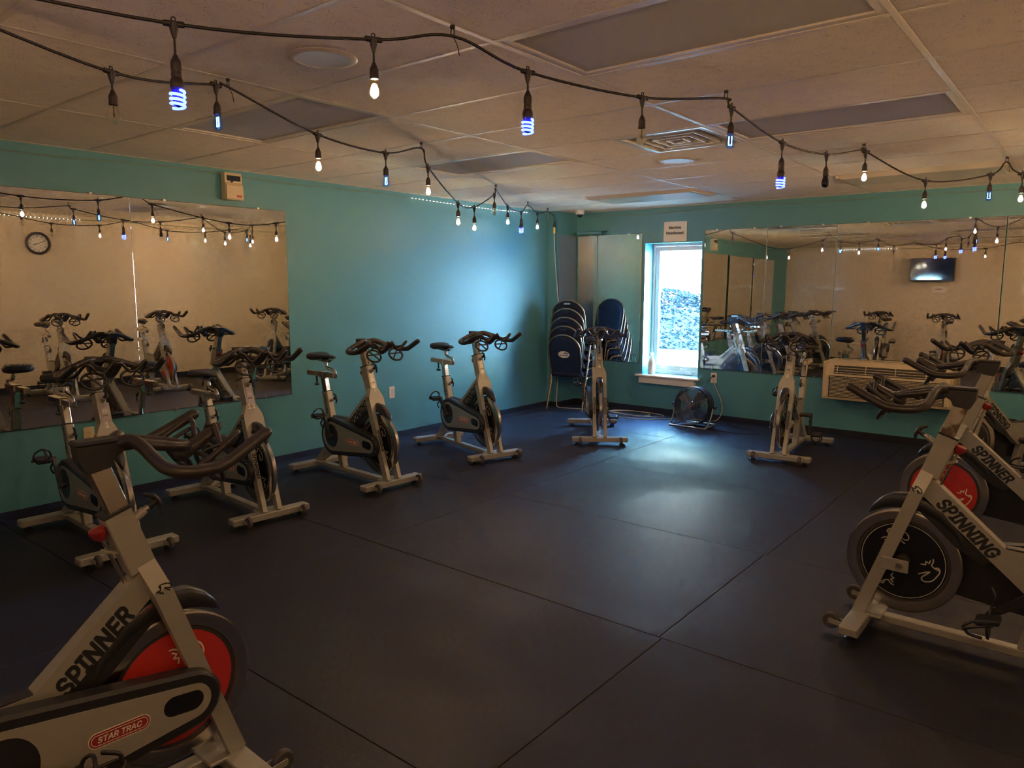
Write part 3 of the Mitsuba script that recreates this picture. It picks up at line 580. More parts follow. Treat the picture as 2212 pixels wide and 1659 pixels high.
def bike(x, y, head, label, number=None, disc='black', word='SPINNING', crank=115, dbar=0.0, dseat=0.0, post='mat_steel', seatpost='mat_chrome', slider='mat_chrome', panel='mat_guard_panel', elite=False):
    k = thing('exercise_bike', label, 'exercise bike', 'exercise bikes around the room')
    M = np.eye(4); h = math.radians(head); M[0, 0], M[0, 1], M[1, 0], M[1, 1] = math.cos(h), -math.sin(h), math.sin(h), math.cos(h); M[0, 3], M[1, 3] = x, y
    off = {'base': np.zeros(3), 'bar': fd*dbar, 'seat': sdv*dseat}
    for nm, d, g, lab in BIKE:
        mat = d.get('bsdf', {}).get('id') if isinstance(d, dict) else None
        if nm == 'head_tube__number_plate':
            if number is None: continue
            if number not in _num: _num[number] = mikit.ply(text(str(number), .033, on_fork(.690, .0268), (0, 1, 0), fd), 'mat_white_ink')
            d = _num[number]; lab = 'white number '+str(number)
        if isinstance(d, tuple):
            kk = (word, d[1][1] > 0)
            if kk not in _num: _num[kk] = mikit.ply(text(word, .050, d[1], d[2], d[3], .285 if word == 'SPINNING' else .25, .22, heavy=.09), 'mat_black_ink')
            d = _num[kk]
        if mat == 'DISC': d = swap(d, DISC[disc])
        elif mat == 'EMBLEM': d = swap(d, 'mat_white_ink' if disc == 'red' else 'mat_grey_ink')
        elif mat == 'PINSTRIPE':
            if disc == 'red': continue
            d = swap(d, 'mat_grey_ink')
        elif mat == 'PANEL': d = swap(d, panel)
        elif mat == 'POST': d = swap(d, seatpost)
        elif mat == 'SLIDER': d = swap(d, slider)
        elif mat == 'HPOST': d = swap(d, post)
        Mo = M.copy(); Mo[:3, 3] += M[:3, :3]@off[g]
        put(nm, d, None, k, label=lab, to_world=T4(Mo))
    if elite:
        uu = unit(np.array([.18, 0, .165])); o = np.array([-.243, -.0262, .630])
        put('main_tube__script', text('Elite', .022, o-uu*.01-np.cross((0, -1, 0), uu)*.026, uu, np.cross((0, -1, 0), uu), .062, .25, bold=False), 'mat_red_ink', k, label='small dark red script', to_world=T4(M))
    # cranks and pedals
    put('crank_axle', AXLE, None, k, to_world=T4(M@frame((-.622, 0, .348), (1, 0, 0), (0, 1, 0), (0, 0, 1))))
    for s, ang in ((-1, crank), (1, crank+180)):
        a = math.radians(ang); e = np.array([math.cos(a), 0, math.sin(a)]); c = np.array([-.622, s*.125, .348])
        put('crank_arm', CRANK, None, k, to_world=T4(M@frame(c, e, (0, 1, 0), np.cross(e, (0, 1, 0)))))
        pc = c+e*.17+np.array([0, s*.062, 0])
        pk = numbered(k+'__pedal'); ta = math.radians(-12)
        for nm, d in PEDAL:
            put(nm, d, None, pk, to_world=T4(M@frame(pc, (math.cos(ta), 0, math.sin(ta)), (0, float(-s), 0), np.cross((math.cos(ta), 0, math.sin(ta)), (0, float(-s), 0)))))
    return k
bike(3.374, -6.76, 87.5, 'large foreground exercise bike at the lower left with a red flywheel', disc='red', word='SPINNER', crank=-22, panel='mat_guard_panel_bright', elite=True)
bike(1.308, -6.152, -1.9, 'silver exercise bike with white number 1 on its neck', 1, crank=118)
bike(1.357, -5.288, -4.3, 'silver exercise bike with white number 11 on its neck', 11, crank=112, dseat=-.055)
bike(1.388, -4.275, -3.1, 'silver exercise bike with white number 3 on its neck', 3, crank=108)
bike(1.417, -3.114, -15.1, 'silver exercise bike with white number 5 on its neck', 5, crank=122, slider='mat_silver')
bike(1.770, -1.979, -53.0, 'silver exercise bike with white number 4 on its neck, in front of the stacked chairs', 4, crank=100)
bike(3.344, -1.609, -85.0, 'silver exercise bike with white number 8 on its neck, beside the air conditioner', 8, crank=100)
bike(4.694, -4.401, 179.9, 'silver exercise bike with a black flywheel in the right foreground', crank=140, post='mat_worn_steel')
bike(4.641, -3.039, 179.7, 'silver exercise bike with a red flywheel, second at the right edge', 2, 'red', 'SPINNER', crank=60)
bike(4.643, -1.549, 236.4, 'exercise bike standing farthest back at the right edge, beyond the red flywheel bike', 9, crank=80)
bike(1.38, -7.18, 2.0, 'exercise bike at the near end of the left row, seen in the back wall mirror', 12, crank=115)
bike(2.20, -7.45, 89.0, 'exercise bike in front of the rear wall, seen in the wide back wall mirror', 7, crank=95)

# ================================================================== STACKED CHAIRS
def build_chair():
    P = []
    r = .0115
    for s in (-1, 1):
        x = s*.235
        side = spline([(x*1.04, -.005, FZ), (x*1.02, .05, .20), (x, .105, .375), (x, .125, .405), (x, .16, .415), (x, .30, .418), (x, .345, .405), (x, .365, .37), (x*1.02, .40, .20), (x*1.04, .425, FZ)], 5)
        P.append(('side_frame', tube(side, r, 8), 'mat_gold', True))
    hoop = [(-.20, .16, .43), (-.205, .08, .44), (-.205, .035, .50), (-.215, .01, .62), (-.215, -.02, .76)]
    arc = [(-.215*math.cos(q), -.02-.03*math.sin(q), .76+.175*math.sin(q)) for q in np.linspace(0, math.pi, 11)][1:-1]
    pts = hoop+arc+[(-a, b, c) for a, b, c in hoop[::-1]]
    P.append(('back_frame', tube(spline(pts, 4), .0125, 8), 'mat_gold', True))
    # backrest: padded front and hard rear shell following the hoop
    def back(off0, off1, inset):
        out = []
        for z in np.linspace(.42, .925, 14):
            hw = (.205 if z < .76 else .205*math.sqrt(max(0, 1-((z-.76)/.172)**2)))-inset; hw = max(hw, .02)
            yc = np.interp(z, [.42, .50, .62, .76, .93], [.045, .035, .01, -.02, -.05])
            out.append([(-hw, yc+off0, z), (hw, yc+off0, z), (hw*.93, yc+off1, z), (-hw*.93, yc+off1, z)])
        return loft(out)
    P.append(('back_shell', back(-.002, -.014, .006), 'mat_shell', 40))
    P.append(('back_pad', back(.002, .026, .010), 'mat_navy', 40))
    P.append(('handle_slot', poly(LineString([(-.035, 0), (.035, 0)]).buffer(.010, quad_segs=5), .004, frame((0, -.060, .893), (1, 0, 0), (0, .15, 1), (0, -1, .15))), 'mat_steel', False))
    P.append(('seat', rbox((0, .215, .455), (.41, .40, .065), .022), 'mat_navy', 40))
    return P
CH = [(n, mikit.ply(m, mt, smooth=s)) for n, m, mt, s in build_chair()]
pos = ['bottom', 'second from the bottom', 'middle', 'second from the top', 'top']
for i in range(5):
    k = thing('banquet_chair', ['lowest banquet chair of the corner stack, with a white oval logo on its black back', 'second banquet chair from the bottom of the corner stack', 'middle banquet chair of the corner stack', 'fourth banquet chair up in the corner stack', 'topmost banquet chair of the corner stack, its front facing the small mirror'][i], 'chair', 'banquet chairs stacked in the corner')
    M = np.eye(4); h = math.radians(6+1.0*(i % 2)); M[0, 0], M[0, 1], M[1, 0], M[1, 1] = math.cos(h), -math.sin(h), math.sin(h), math.cos(h)
    f_ = M[:3, :3]@np.array([0, 1, 0]); M[:3, 3] = np.array([.405-.006*i, -.615, .0])+f_*(.036*i)+np.array([0, 0, .103*i])
    for n, d in CH: put(n, swap(d, 'mat_shell') if n == 'handle_slot' and i < 4 else d, None, k, to_world=T4(M))
    if i == 0:
        Bm = M@frame((0, -.0235, .70), (1, 0, 0), unit((0, -.2, 1)), unit((0, -1, -.2)))
        el = [(0.078*math.cos(q), .042*math.sin(q)) for q in np.linspace(0, 2*np.pi, 28, endpoint=False)]
        put('logo_oval', poly(el, .001, np.eye(4)), 'mat_white_ink', k, label='white oval logo', to_world=T4(Bm))
        put('logo_oval', text('SilverSneakers', .017, (0, -.006, .001), (1, 0, 0), (0, 1, 0), .125, .15, depth=.0008), 'mat_blue_ink', k, to_world=T4(Bm))
        put('logo_oval', poly(Polygon([(-.0, .012), (.02, .034), (.04, .024), (.062, .014), (.055, .008), (.03, .011)]), .0008, frame((0, 0, .001), (1, 0, 0), (0, 1, 0), (0, 0, 1))), 'mat_blue_ink', k, to_world=T4(Bm))
        put('logo_oval', poly(sbox(-.04, -.026, .04, -.0235), .0008, frame((0, 0, .001), (1, 0, 0), (0, 1, 0), (0, 0, 1))), 'mat_grey_ink', k, to_world=T4(Bm))

# ================================================================== AIR CONDITIONER
t = thing('air_conditioner', 'cream through-wall air conditioner under the back wall mirrors', 'air conditioner')
ax0, ax1, ay, az0, az1 = 3.30, 4.41, -.25, .405, .790
prof = [(-.035, az0+.02), (-.20, az0), (ay+.01, az0+.005), (ay, az0+.03), (ay+.01, az1-.14), (ay+.035, az1-.03), (ay+.06, az1), (-.035, az1+.0)]
put('body', poly(prof, ax1-ax0, frame((ax0, 0, 0), (0, 1, 0), (0, 0, 1), (1, 0, 0))), 'mat_ac', t)
for e in (ax0, ax1): put('end_panel', rbox((e, (ay-.03)/2, (az0+az1)/2), (.022, -ay-.02, az1-az0-.005), .010), 'mat_ac', t)
for q in range(15): put('intake_slat', rbox(((ax0+ax1)/2-.0, ay-.002, az0+.04+.0135*q), (ax1-ax0-.12, .010, .0055), .002), 'mat_ac', t)
put('intake_recess', pbox((ax0+.05, ay-.0035, az0+.03), (ax1-.05, ay+.004, az0+.24)), 'mat_dark', t)
def acp(u_, z_): return u_
nrm = unit((0, -(.11), .025*-1)); a0, a1 = np.array([0, ay+.008, az1-.135]), np.array([0, ay+.034, az1-.030]); dv = unit(a1-a0); on = np.array([0, -dv[2], dv[1]])
put('outlet_recess', rbox((0, 0, 0), (.86, .004, .085), .001).apply_transform(frame(np.array([ax0+.52, 0, 0])+(a0+a1)/2+on*.001, (1, 0, 0), -on, dv)), 'mat_dark', t)
for q in range(4): put('outlet_slat', rbox((0, 0, 0), (.86, .010, .006), .002).apply_transform(frame(np.array([ax0+.52, 0, 0])+a0+dv*(.022+.025*q)+on*.004, (1, 0, 0), -on, dv)), 'mat_ac', t)
for q in range(4): put('outlet_divider', rbox((0, 0, 0), (.007, .012, .085), .002).apply_transform(frame(np.array([ax0+.12+.26*q, 0, 0])+(a0+a1)/2+on*.004, (1, 0, 0), -on, dv)), 'mat_ac', t)
put('control_door', rbox((ax1-.10, ay+.012, az1-.085), (.13, .008, .10), .004), 'mat_ac', t)

# ================================================================== FAN
t = thing('floor_fan', 'chrome grilled floor drum fan on a tube stand under the window', 'fan')
fc = np.array([2.035, -.50, .232]); up = unit((0, -1, .08)); vx_ = np.array([1.0, 0, 0]); vz_ = np.cross(up, vx_)*-1
def fp(r, q, d): return fc+vx_*r*math.cos(q)+np.cross(up, vx_)*r*math.sin(q)+up*d
FM = frame(fc, vx_, np.cross(up, vx_), up)
drum = trimesh.creation.revolve(A_([(.196, .055), (.206, .060), (.206, -.075), (.200, -.085), (.190, -.085), (.190, .055)]), sections=40); drum.apply_transform(FM)
put('drum', drum, 'mat_black', t, smooth=40)
rings = []
for q in range(13):
    r = .03+.0138*q; d = .060+.055*math.sqrt(max(0, 1-(r/.205)**2)); rings.append(tube([fp(r, a, d) for a in np.linspace(0, 2*np.pi, 36, endpoint=False)], .0014, 4, closed=True))
k = put('grille', cat(rings), 'mat_chrome', t, smooth=True); labels[k] = {'label': 'chrome wire grille', 'kind': 'stuff'}
for q in range(4):
    a = math.pi/2*q+.5; put('grille_rib', tube([fp(.03, a, .117), fp(.12, a, .104), fp(.18, a, .084), fp(.206, a, .058)], .003, 6), 'mat_chrome', t, smooth=True)
hb = trimesh.creation.revolve(A_([(0, .124), (.030, .122), (.034, .116), (.034, .108), (0, .108)]), sections=24); hb.apply_transform(FM); put('badge', hb, 'mat_steel', t, smooth=40)
bm = FM@frame((0, 0, .1242), (1, 0, 0), (0, 1, 0), (0, 0, 1)); put('badge__stripe', poly(sbox(-.022, -.004, .022, .004), .0006, bm), 'mat_red_ink', t)
for q in range(4):
    bl = []
    for r, c, tw in ((.03, .035, .9), (.08, .070, .75), (.13, .095, .6), (.175, .095, .5)):
        row = []
        for s in np.linspace(-1, 1, 5):
            a = math.pi/2*q+.9+s*c/r*.55/1.0*.9; row.append(fp(r, a, .02+s*c*math.sin(tw)*.45))
        bl.append(row)
    V = np.array(bl).reshape(-1, 3); F = []
    for i in range(3):
        for j in range(4): F += [[i*5+j, i*5+j+1, i*5+j+6], [i*5+j, i*5+j+6, i*5+j+5]]
    n2 = len(V); V2 = np.vstack([V, V+up*.004]); F2 = F+[[c+n2, b+n2, a+n2] for a, b, c in F]
    put('blade', mk(V2, F2), 'mat_fan_blade', t, smooth=True)
mo = trimesh.creation.revolve(A_([(0, .05), (.035, .045), (.05, .02), (.05, -.07), (0, -.075)]), sections=20); mo.apply_transform(FM); put('motor', mo, 'mat_dark', t, smooth=40)
bg = [tube([fp(r, a, -.084) for a in np.linspace(0, 2*np.pi, 30, endpoint=False)], .0016, 4, closed=True) for r in np.linspace(.05, .195, 9)]
k = put('rear_grille', cat(bg), 'mat_black', t); labels[k] = {'kind': 'stuff'}
zt = FZ+.009
stp = spline([(fc[0]-.222, -.49, .235), (fc[0]-.215, -.55, .10), (fc[0]-.208, -.632, zt+.006), (fc[0]-.19, -.648, zt), (fc[0], -.648, zt), (fc[0]+.19, -.648, zt), (fc[0]+.208, -.632, zt+.006), (fc[0]+.215, -.55, .10), (fc[0]+.222, -.49, .235)], 5)
put('stand', tube(stp, .0095, 8), 'mat_chrome', t, smooth=True)
st2 = spline([(fc[0]-.205, -.63, zt+.002), (fc[0]-.20, -.50, zt), (fc[0]-.19, -.36, zt), (fc[0]-.15, -.345, zt), (fc[0]+.15, -.345, zt), (fc[0]+.19, -.36, zt), (fc[0]+.20, -.50, zt), (fc[0]+.205, -.63, zt+.002)], 4)
put('stand', tube(st2, .0095, 8), 'mat_chrome', t, smooth=True)
for s in (-1, 1): put('pivot_knob', tube([(fc[0]+s*.214, -.49, .232), (fc[0]+s*.236, -.49, .232), (fc[0]+s*.252, -.49, .232)], [.010, .020, .018], 10), 'mat_black', t, smooth=50)
for s in (-1, 1): put('stand_foot', rbox((fc[0]+s*.20, -.638, FZ+.010), (.03, .03, .018), .006), 'mat_black', t)

# ================================================================== WALL FIXTURES
def outlet(o, u, n, label, plate='mat_ivory'):
    u, n = unit(u), unit(n); v = np.cross(n, u); t = thing('wall_outlet', label, 'wall outlet', 'duplex wall outlets')
    b = rbox((0, 0, .003), (.072, .117, .006), .0025); b.apply_transform(frame(o, u, v, n)); put('plate', b, plate, t)
    for s in (-1, 1):
        c = poly(Point(0, 0).buffer(.0165, quad_segs=5).intersection(sbox(-.02, -.0135, .02, .0135)), .002, frame(A_(o)+v*s*.0195+n*.006, u, v, n)); put('receptacle', c, plate, t)
        for q in (-.0065, .0065): put('receptacle__slot', poly(sbox(q-.0012, -.002, q+.0012, .007), .0006, frame(A_(o)+v*s*.0195+n*.0079, u, v, n)), 'mat_dark', t)
        put('receptacle__slot', poly(Point(0, -.0075).buffer(.0025, quad_segs=3), .0006, frame(A_(o)+v*s*.0195+n*.0079, u, v, n)), 'mat_dark', t)
    put('screw', poly(Point(0, 0).buffer(.003, quad_segs=3), .001, frame(A_(o)+n*.006, u, v, n)), 'mat_steel', t)
outlet((0, -3.025, .475), (0, 1, 0), (1, 0, 0), 'wall outlet on the left wall between bikes 3 and 5', 'mat_white')
outlet((0, -5.822, .490), (0, 1, 0), (1, 0, 0), 'yellowed ivory wall outlet on the left wall behind bike 1')
outlet((2.038, 0, .488), (1, 0, 0), (0, -1, 0), 'wall outlet on the back wall with two plugs, above the floor fan', 'mat_white')
outlet((1.99, YR, .484), (-1, 0, 0), (0, 1, 0), 'wall outlet on the rear wall, seen in the wide back mirror')
outlet((1.04, YR, .50), (-1, 0, 0), (0, 1, 0), 'wall outlet on the rear wall behind the left row, seen in the mirror')
# air freshener dispenser
t = thing('air_freshener_dispenser', 'cream air freshener dispenser on the left wall beside the mirrors', 'dispenser')
dy0, dy1, dz0, dz1 = -4.737, -4.597, 2.185, 2.392
pf = [(0, dz0), (.075, dz0), (.082, dz0+.01), (.080, dz1-.10), (.066, dz1-.075), (.066, dz1-.02), (.058, dz1), (0, dz1)]
put('body', poly(pf, dy1-dy0, frame((0, dy1, 0), (1, 0, 0), (0, 0, 1), (0, -1, 0))), 'mat_cream_plastic', t)
put('side_trim', rbox((.035, dy0-.001, (dz0+dz1)/2), (.06, .006, dz1-dz0-.01), .002), 'mat_cream_plastic', t)
put('window_strip', rbox((.0672, (dy0+dy1)/2, dz1-.042), (.003, .115, .040), .001), 'mat_black_gloss', t, label='black window strip')
put('button', tube([(.066, -4.685, dz1-.068), (.075, -4.685, dz1-.068)], .008, 10), 'mat_dark', t)
put('logo', rbox((.0816, -4.632, dz0+.030), (.002, .045, .016), .0006), 'mat_red', t, label='small red logo')
# sign
t = thing('paper_sign', 'white paper sign reading Machine Disinfectant above the window', 'sign')
sc = np.array([1.502, -.003, 2.140])
sm = mk([(1.357, -.004, 2.030), (1.650, -.006, 2.030), (1.646, -.003, 2.254), (1.360, -.003, 2.256)], [[0, 1, 2], [0, 2, 3]]); sm = cat(sm, mk(np.array(sm.vertices)+[0, .001, 0], [[2, 1, 0], [3, 2, 0]]))
put('sheet', sm, 'mat_paper', t)
put('lettering', text('Machine', .030, (1.500, -.0062, 2.188), (1, 0, 0), (0, 0, 1), .150), 'mat_black_ink', t)
put('lettering', text('Disinfectant', .030, (1.502, -.0062, 2.128), (1, 0, 0), (0, 0, 1), .222), 'mat_black_ink', t)
# painted bracket in the corner
t = thing('wall_bracket', 'teal painted metal shelf bracket high in the back corner', 'bracket')
put('lip', rbox((.375, -.075, 2.166), (.36, .012, .034), .003), 'mat_teal', t); put('shelf', rbox((.385, -.045, 2.186), (.44, .085, .006), .002), 'mat_teal', t)
# rear and right wall: television, hooks, notice, clock
t = thing('television', 'black flat television on an arm on the rear wall, seen in the mirror', 'television')
tc = np.array([2.875, -8.70, 1.940]); put('bezel', rbox(tc, (.775, .045, .45), .006), 'mat_black', t); put('screen', rbox(tc+(0, .023, .006), (.745, .003, .415), .001), 'mat_screen', t)
put('wall_arm', cat(rbox((2.60, -8.80, 1.93), (.20, .03, .05), .004), rbox((2.50, -8.855, 1.93), (.06, .025, .16), .004), bar((2.51, -8.85, 1.94), (2.70, -8.73, 1.94), .03, .04)), 'mat_dark', t)
for q in (-.17, .17): put('cable_loop', tube([tc+(q+.025*math.cos(a), .0, -.235+.03*math.sin(a)) for a in np.linspace(0, 2*np.pi, 14, endpoint=False)], .004, 6, closed=True), 'mat_cable', t)
t = thing('notice_paper', 'small white printed notice under the television, seen in the mirror', 'notice')
put('sheet', rbox((2.99, YR+.002, 1.553), (.26, .002, .13), .0005), 'mat_paper', t); put('print', rbox((2.98, YR+.0035, 1.563), (.12, .001, .02), .0002), 'mat_red_ink', t)
t = thing('notice_paper', 'white notice sheet at the right end of the rear wall', 'notice'); put('sheet', rbox((4.42, YR+.002, 1.60), (.18, .002, .28), .0005), 'mat_paper', t)
for q, (xa, xb, z, lab) in enumerate(((.63, .98, 1.585, 'left white coat hook rail on the rear wall'), (.99, 1.24, 1.555, 'right white coat hook rail on the rear wall'))):
    t = thing('coat_rack', lab+', seen in the mirror', 'coat rack'); put('rail', rbox(((xa+xb)/2, YR+.009, z), (xb-xa, .016, .065), .003), 'mat_white', t)
    for x in np.arange(xa+.05, xb, .10): put('hook', tube(spline([(x, YR+.017, z+.01), (x, YR+.05, z), (x, YR+.06, z+.025)], 3), .005, 6), 'mat_white', t, smooth=True)
t = thing('wall_clock', 'round black rimmed wall clock on the right wall, seen in the left mirror', 'clock')
cc = np.array([XR, -4.255, 2.028])
put('rim', lathe([(.118, 0), (.150, 0), (.152, .02), (.142, .032), (.128, .030), (.118, .012)], 36, 'x').apply_transform(frame(cc, (-1, 0, 0), (0, -1, 0), (0, 0, 1))), 'mat_black', t, smooth=40)
put('face', lathe([(0, 0), (.125, 0), (.125, .008), (0, .008)], 30, 'x').apply_transform(frame(cc, (-1, 0, 0), (0, -1, 0), (0, 0, 1))), 'mat_paper', t)
U, Vv = np.array([0, -1.0, 0]), np.array([0, 0, 1.0]); U = np.array([0, -1.0, 0])
for hnum in range(12):
    a = math.radians(90-30*(hnum+1)); o = cc+np.array([-.0085, 0, 0])+(U*math.cos(a)+Vv*math.sin(a))*.098
    put('numeral', text(str(hnum+1), .022, o, U, Vv, bold=True, depth=.0008), 'mat_black_ink', t)
for L_, aa, ww in ((.058, 20, .004), (.092, 158, .003)):
    a = math.radians(aa-0); d_ = U*math.cos(a)+Vv*math.sin(a) if True else None
    d_ = U*math.cos(math.radians(-20 if L_ < .07 else 160))+Vv*math.sin(math.radians(-20 if L_ < .07 else 160))
    put('hand', bar(cc+(-.010, 0, 0)-d_*.012, cc+(-.010, 0, 0)+d_*L_, ww*2, .0015, up=(1, 0, 0), r=.0004), 'mat_black_ink', t)

# ================================================================== STRING LIGHTS
def s14(r0=.0215):
    return [(0, -.072), (.008, -.0708), (.0155, -.066), (.0203, -.057), (.0212, -.048), (.0192, -.036), (.0155, -.022), (.0125, -.010), (.0115, 0)]
GL = lathe(s14(), 20); GLASS = {k: mikit.ply(GL, m, smooth=True) for k, m in (('amber', 'mat_bulb_amber'), ('blue', 'mat_bulb_blue'), ('dark', 'mat_black_gloss'))}
_in = lathe([(max(r-.0011, 0), z*.97-.0005) for r, z in s14()], 24); _in.invert(); SHELL = mikit.ply(cat(lathe(s14(), 24), _in), 'mat_glass', smooth=True)
CORE = mikit.ply(lathe([(0, -.066), (.008, -.064), (.0150, -.055), (.0155, -.046), (.0125, -.034), (.008, -.022), (0, -.018)], 10), 'mat_emit_back')
FIL_BLUE = mikit.ply(cat([tube([(sx, 0, -.016), (sx*1.15, 0, -.056)], .0030, 6) for sx in (-.0065, .0065)]+[tube([(-.0075, 0, -.0555), (.0075, 0, -.0555)], .0026, 6)]), 'mat_emit_back')
FIL_OFF = mikit.ply(cat(tube([(0, 0, -.003), (0, 0, -.045)], .0020, 6), tube([(-.007, 0, -.034), (0, 0, -.050), (.007, 0, -.038)], .0010, 5)), 'mat_gold')
hel = [(.0200*math.cos(a)*(1-.25*max(0, (q-.80)/.2)**2), .0200*math.sin(a)*(1-.25*max(0, (q-.80)/.2)**2), -.020-.050*q) for q, a in zip(np.linspace(0, 1, 72), np.linspace(0, 2*np.pi*3.6, 72))]
SPIRAL = mikit.ply(tube(hel, .0046, 7, rounded=True), 'mat_emit_back')
CFLCORE = mikit.ply(lathe([(0, -.068), (.013, -.064), (.0155, -.045), (.0155, -.020), (.018, -.013), (.018, 0), (0, 0)], 14), 'mat_cfl_glass', smooth=40)
SOCK = mikit.ply(lathe([(0, .050), (.0050, .049), (.0085, .040), (.0135, .030), (.0148, .026), (.0148, .004), (.0160, .002), (.0157, -.005), (.0125, -.006), (0, -.006)], 16), 'mat_socket', smooth=40)
EXT = mikit.ply(lathe([(0, .086), (.0050, .085), (.0085, .077), (.0140, .066), (.0152, .061), (.0155, .042), (.0140, .039), (.0145, .033), (.0150, .027), (.0150, .022), (.0142, .019), (.0178, .012), (.0196, .002), (.0198, -.009), (.018, -.012), (0, -.012)], 18), 'mat_socket', smooth=40)
TEEJ = mikit.ply(cat(tube([(-.030, 0, 0), (-.026, 0, 0), (.026, 0, 0), (.030, 0, 0)], [.0075, .0095, .0095, .0075], 8), tube([(0, 0, .004), (0, 0, -.012), (0, 0, -.040)], [.014, .013, .006], 8), tube([(.006*math.cos(a), 0, .014+.006*math.sin(a)) for a in np.linspace(0, 2*np.pi, 10, endpoint=False)], .0022, 5, closed=True)), 'mat_cable', smooth=50)
BLAB = {'warm': 'lit warm filament bulb', 'blue': 'lit blue filament bulb', 'clear': 'unlit clear bulb', 'cfl': 'lit blue spiral bulb', 'dark': 'dark unlit bulb'}
def bulb(t, J, zb, kind, tan=(0, 1, 0)):
    """Tee joint at J on the cable; the bulb's lowest point at height zb, its drop hanging straight down."""
    J = A_(J, float); tn = unit((tan[0], tan[1], 0)); sd = np.array([-tn[1], tn[0], 0]); drop = .072 if kind != 'cfl' else .0745
    o = np.array([J[0], J[1], zb+drop])
    put('tee_joint', TEEJ, None, t, to_world=T4(frame(J, tn, sd, (0, 0, 1))))
    top = o[2]+(.047 if kind != 'cfl' else .083)
    if J[2]-.035 > top: put('drop_cable', cyl((J[0], J[1], J[2]-.035), (J[0], J[1], top), .0038, 6), 'mat_cable', t)
    put('socket', EXT if kind == 'cfl' else SOCK, None, t, to_world=T().translate(o.tolist()))
    b = numbered(t+'__bulb'); W = T().translate(o.tolist()); labels[b] = {'label': BLAB[kind]}
    if kind == 'warm': put('glow', CORE, None, b, emit=WARM, to_world=W); put('glass', GLASS['amber'], None, b, to_world=W)
    elif kind == 'blue': put('filament', FIL_BLUE, None, b, emit=BLUE*3, to_world=W); put('glass', GLASS['blue'], None, b, to_world=W)
    elif kind == 'clear': put('filament', FIL_OFF, None, b, to_world=W); put('glass', SHELL, None, b, to_world=W)
    elif kind == 'dark': put('glass', GLASS['dark'], None, b, to_world=W)
    else: put('spiral', SPIRAL, None, b, emit=CFL, to_world=W); put('ballast', CFLCORE, None, b, to_world=W)
def string(label, pts):
    """pts: ('h', xyz) a ceiling hook or ('b', xyz, zb, kind) a bulb, in order along the cable."""
    t = thing('string_light', label, 'string lights', 'string lights under the ceiling')
    P = [A_(q[1], float) for q in pts]
    put('cable', tube(spline(P, 7), .0052, 7), 'mat_cable', t, smooth=True)
    for i, q in enumerate(pts):
        a, b = P[max(i-1, 0)], P[min(i+1, len(P)-1)]; tn = b-a
        if q[0] == 'h':
            x, y, z = q[1]
            put('ceiling_clip', cat(rbox((x, y, ZC-.006), (.02, .012, .012), .003), tube([(x+.008*math.cos(s), y, z+.012+.014*math.sin(s)) for s in np.linspace(0, 2*np.pi, 12, endpoint=False)], .0022, 5, closed=True), tube(spline([(x, y, z), (x+.012, y+.01, z-.03), (x+.02, y+.012, z-.065)], 3), .0016, 4)), 'mat_dark', t)
        else: bulb(t, q[1], q[2], q[3], tn)
H = 'h'; B = 'b'
string('string of bulbs swagged along the left side of the ceiling to the back corner', [(H, (2.72, -7.35, 2.385)), (B, (2.554, -6.618, 2.299), 2.117, 'clear'), (B, (2.405, -6.125, 2.378), 2.190, 'blue'), (H, (2.388, -6.058, 2.385)),
    (B, (2.245, -5.49, 2.290), 2.105, 'warm'), (B, (2.097, -4.905, 2.294), 2.100, 'blue'), (H, (2.001, -4.523, 2.385)), (B, (1.945, -4.410, 2.290), 2.106, 'warm'), (B, (1.630, -3.79, 2.135), 1.968, 'warm'), (B, (1.425, -3.38, 2.151), 1.959, 'warm'),
    (B, (1.115, -2.765, 2.329), 2.147, 'clear'), (H, (1.088, -2.713, 2.385)), (B, (.886, -2.294, 2.281), 2.103, 'warm'), (B, (.626, -1.755, 2.281), 2.064, 'cfl'), (H, (.484, -1.461, 2.385)), (B, (.381, -1.15, 2.331), 2.147, 'warm'), (H, (.265, -.798, 2.385))])
string('string of bulbs swagged across the middle of the ceiling towards the right', [(H, (2.75, -7.45, 2.388)), (B, (3.196, -6.708, 2.308), 2.061, 'cfl'), (B, (3.420, -6.125, 2.363), 2.167, 'warm'), (H, (3.607, -5.931, 2.385)), (B, (3.694, -5.619, 2.319), 2.093, 'cfl'), (B, (3.854, -5.041, 2.314), 2.122, 'clear'),
    (H, (3.998, -4.525, 2.385)), (B, (4.006, -4.475, 2.354), 2.168, 'blue'), (B, (4.055, -3.918, 2.270), 2.036, 'cfl'), (B, (4.109, -3.334, 2.284), 2.097, 'dark'), (H, (4.163, -2.756, 2.385)), (B, (4.170, -2.735, 2.375), 2.187, 'warm'),
    (B, (4.44, -2.28, 2.221), 2.037, 'warm'), (B, (4.742, -1.762, 2.292), 2.115, 'blue'), (H, (4.817, -1.634, 2.385)), (B, (4.91, -1.57, 2.304), 2.107, 'warm'), (B, (5.35, -1.35, 2.25), 2.07, 'warm'), (H, (5.75, -1.25, 2.385))])
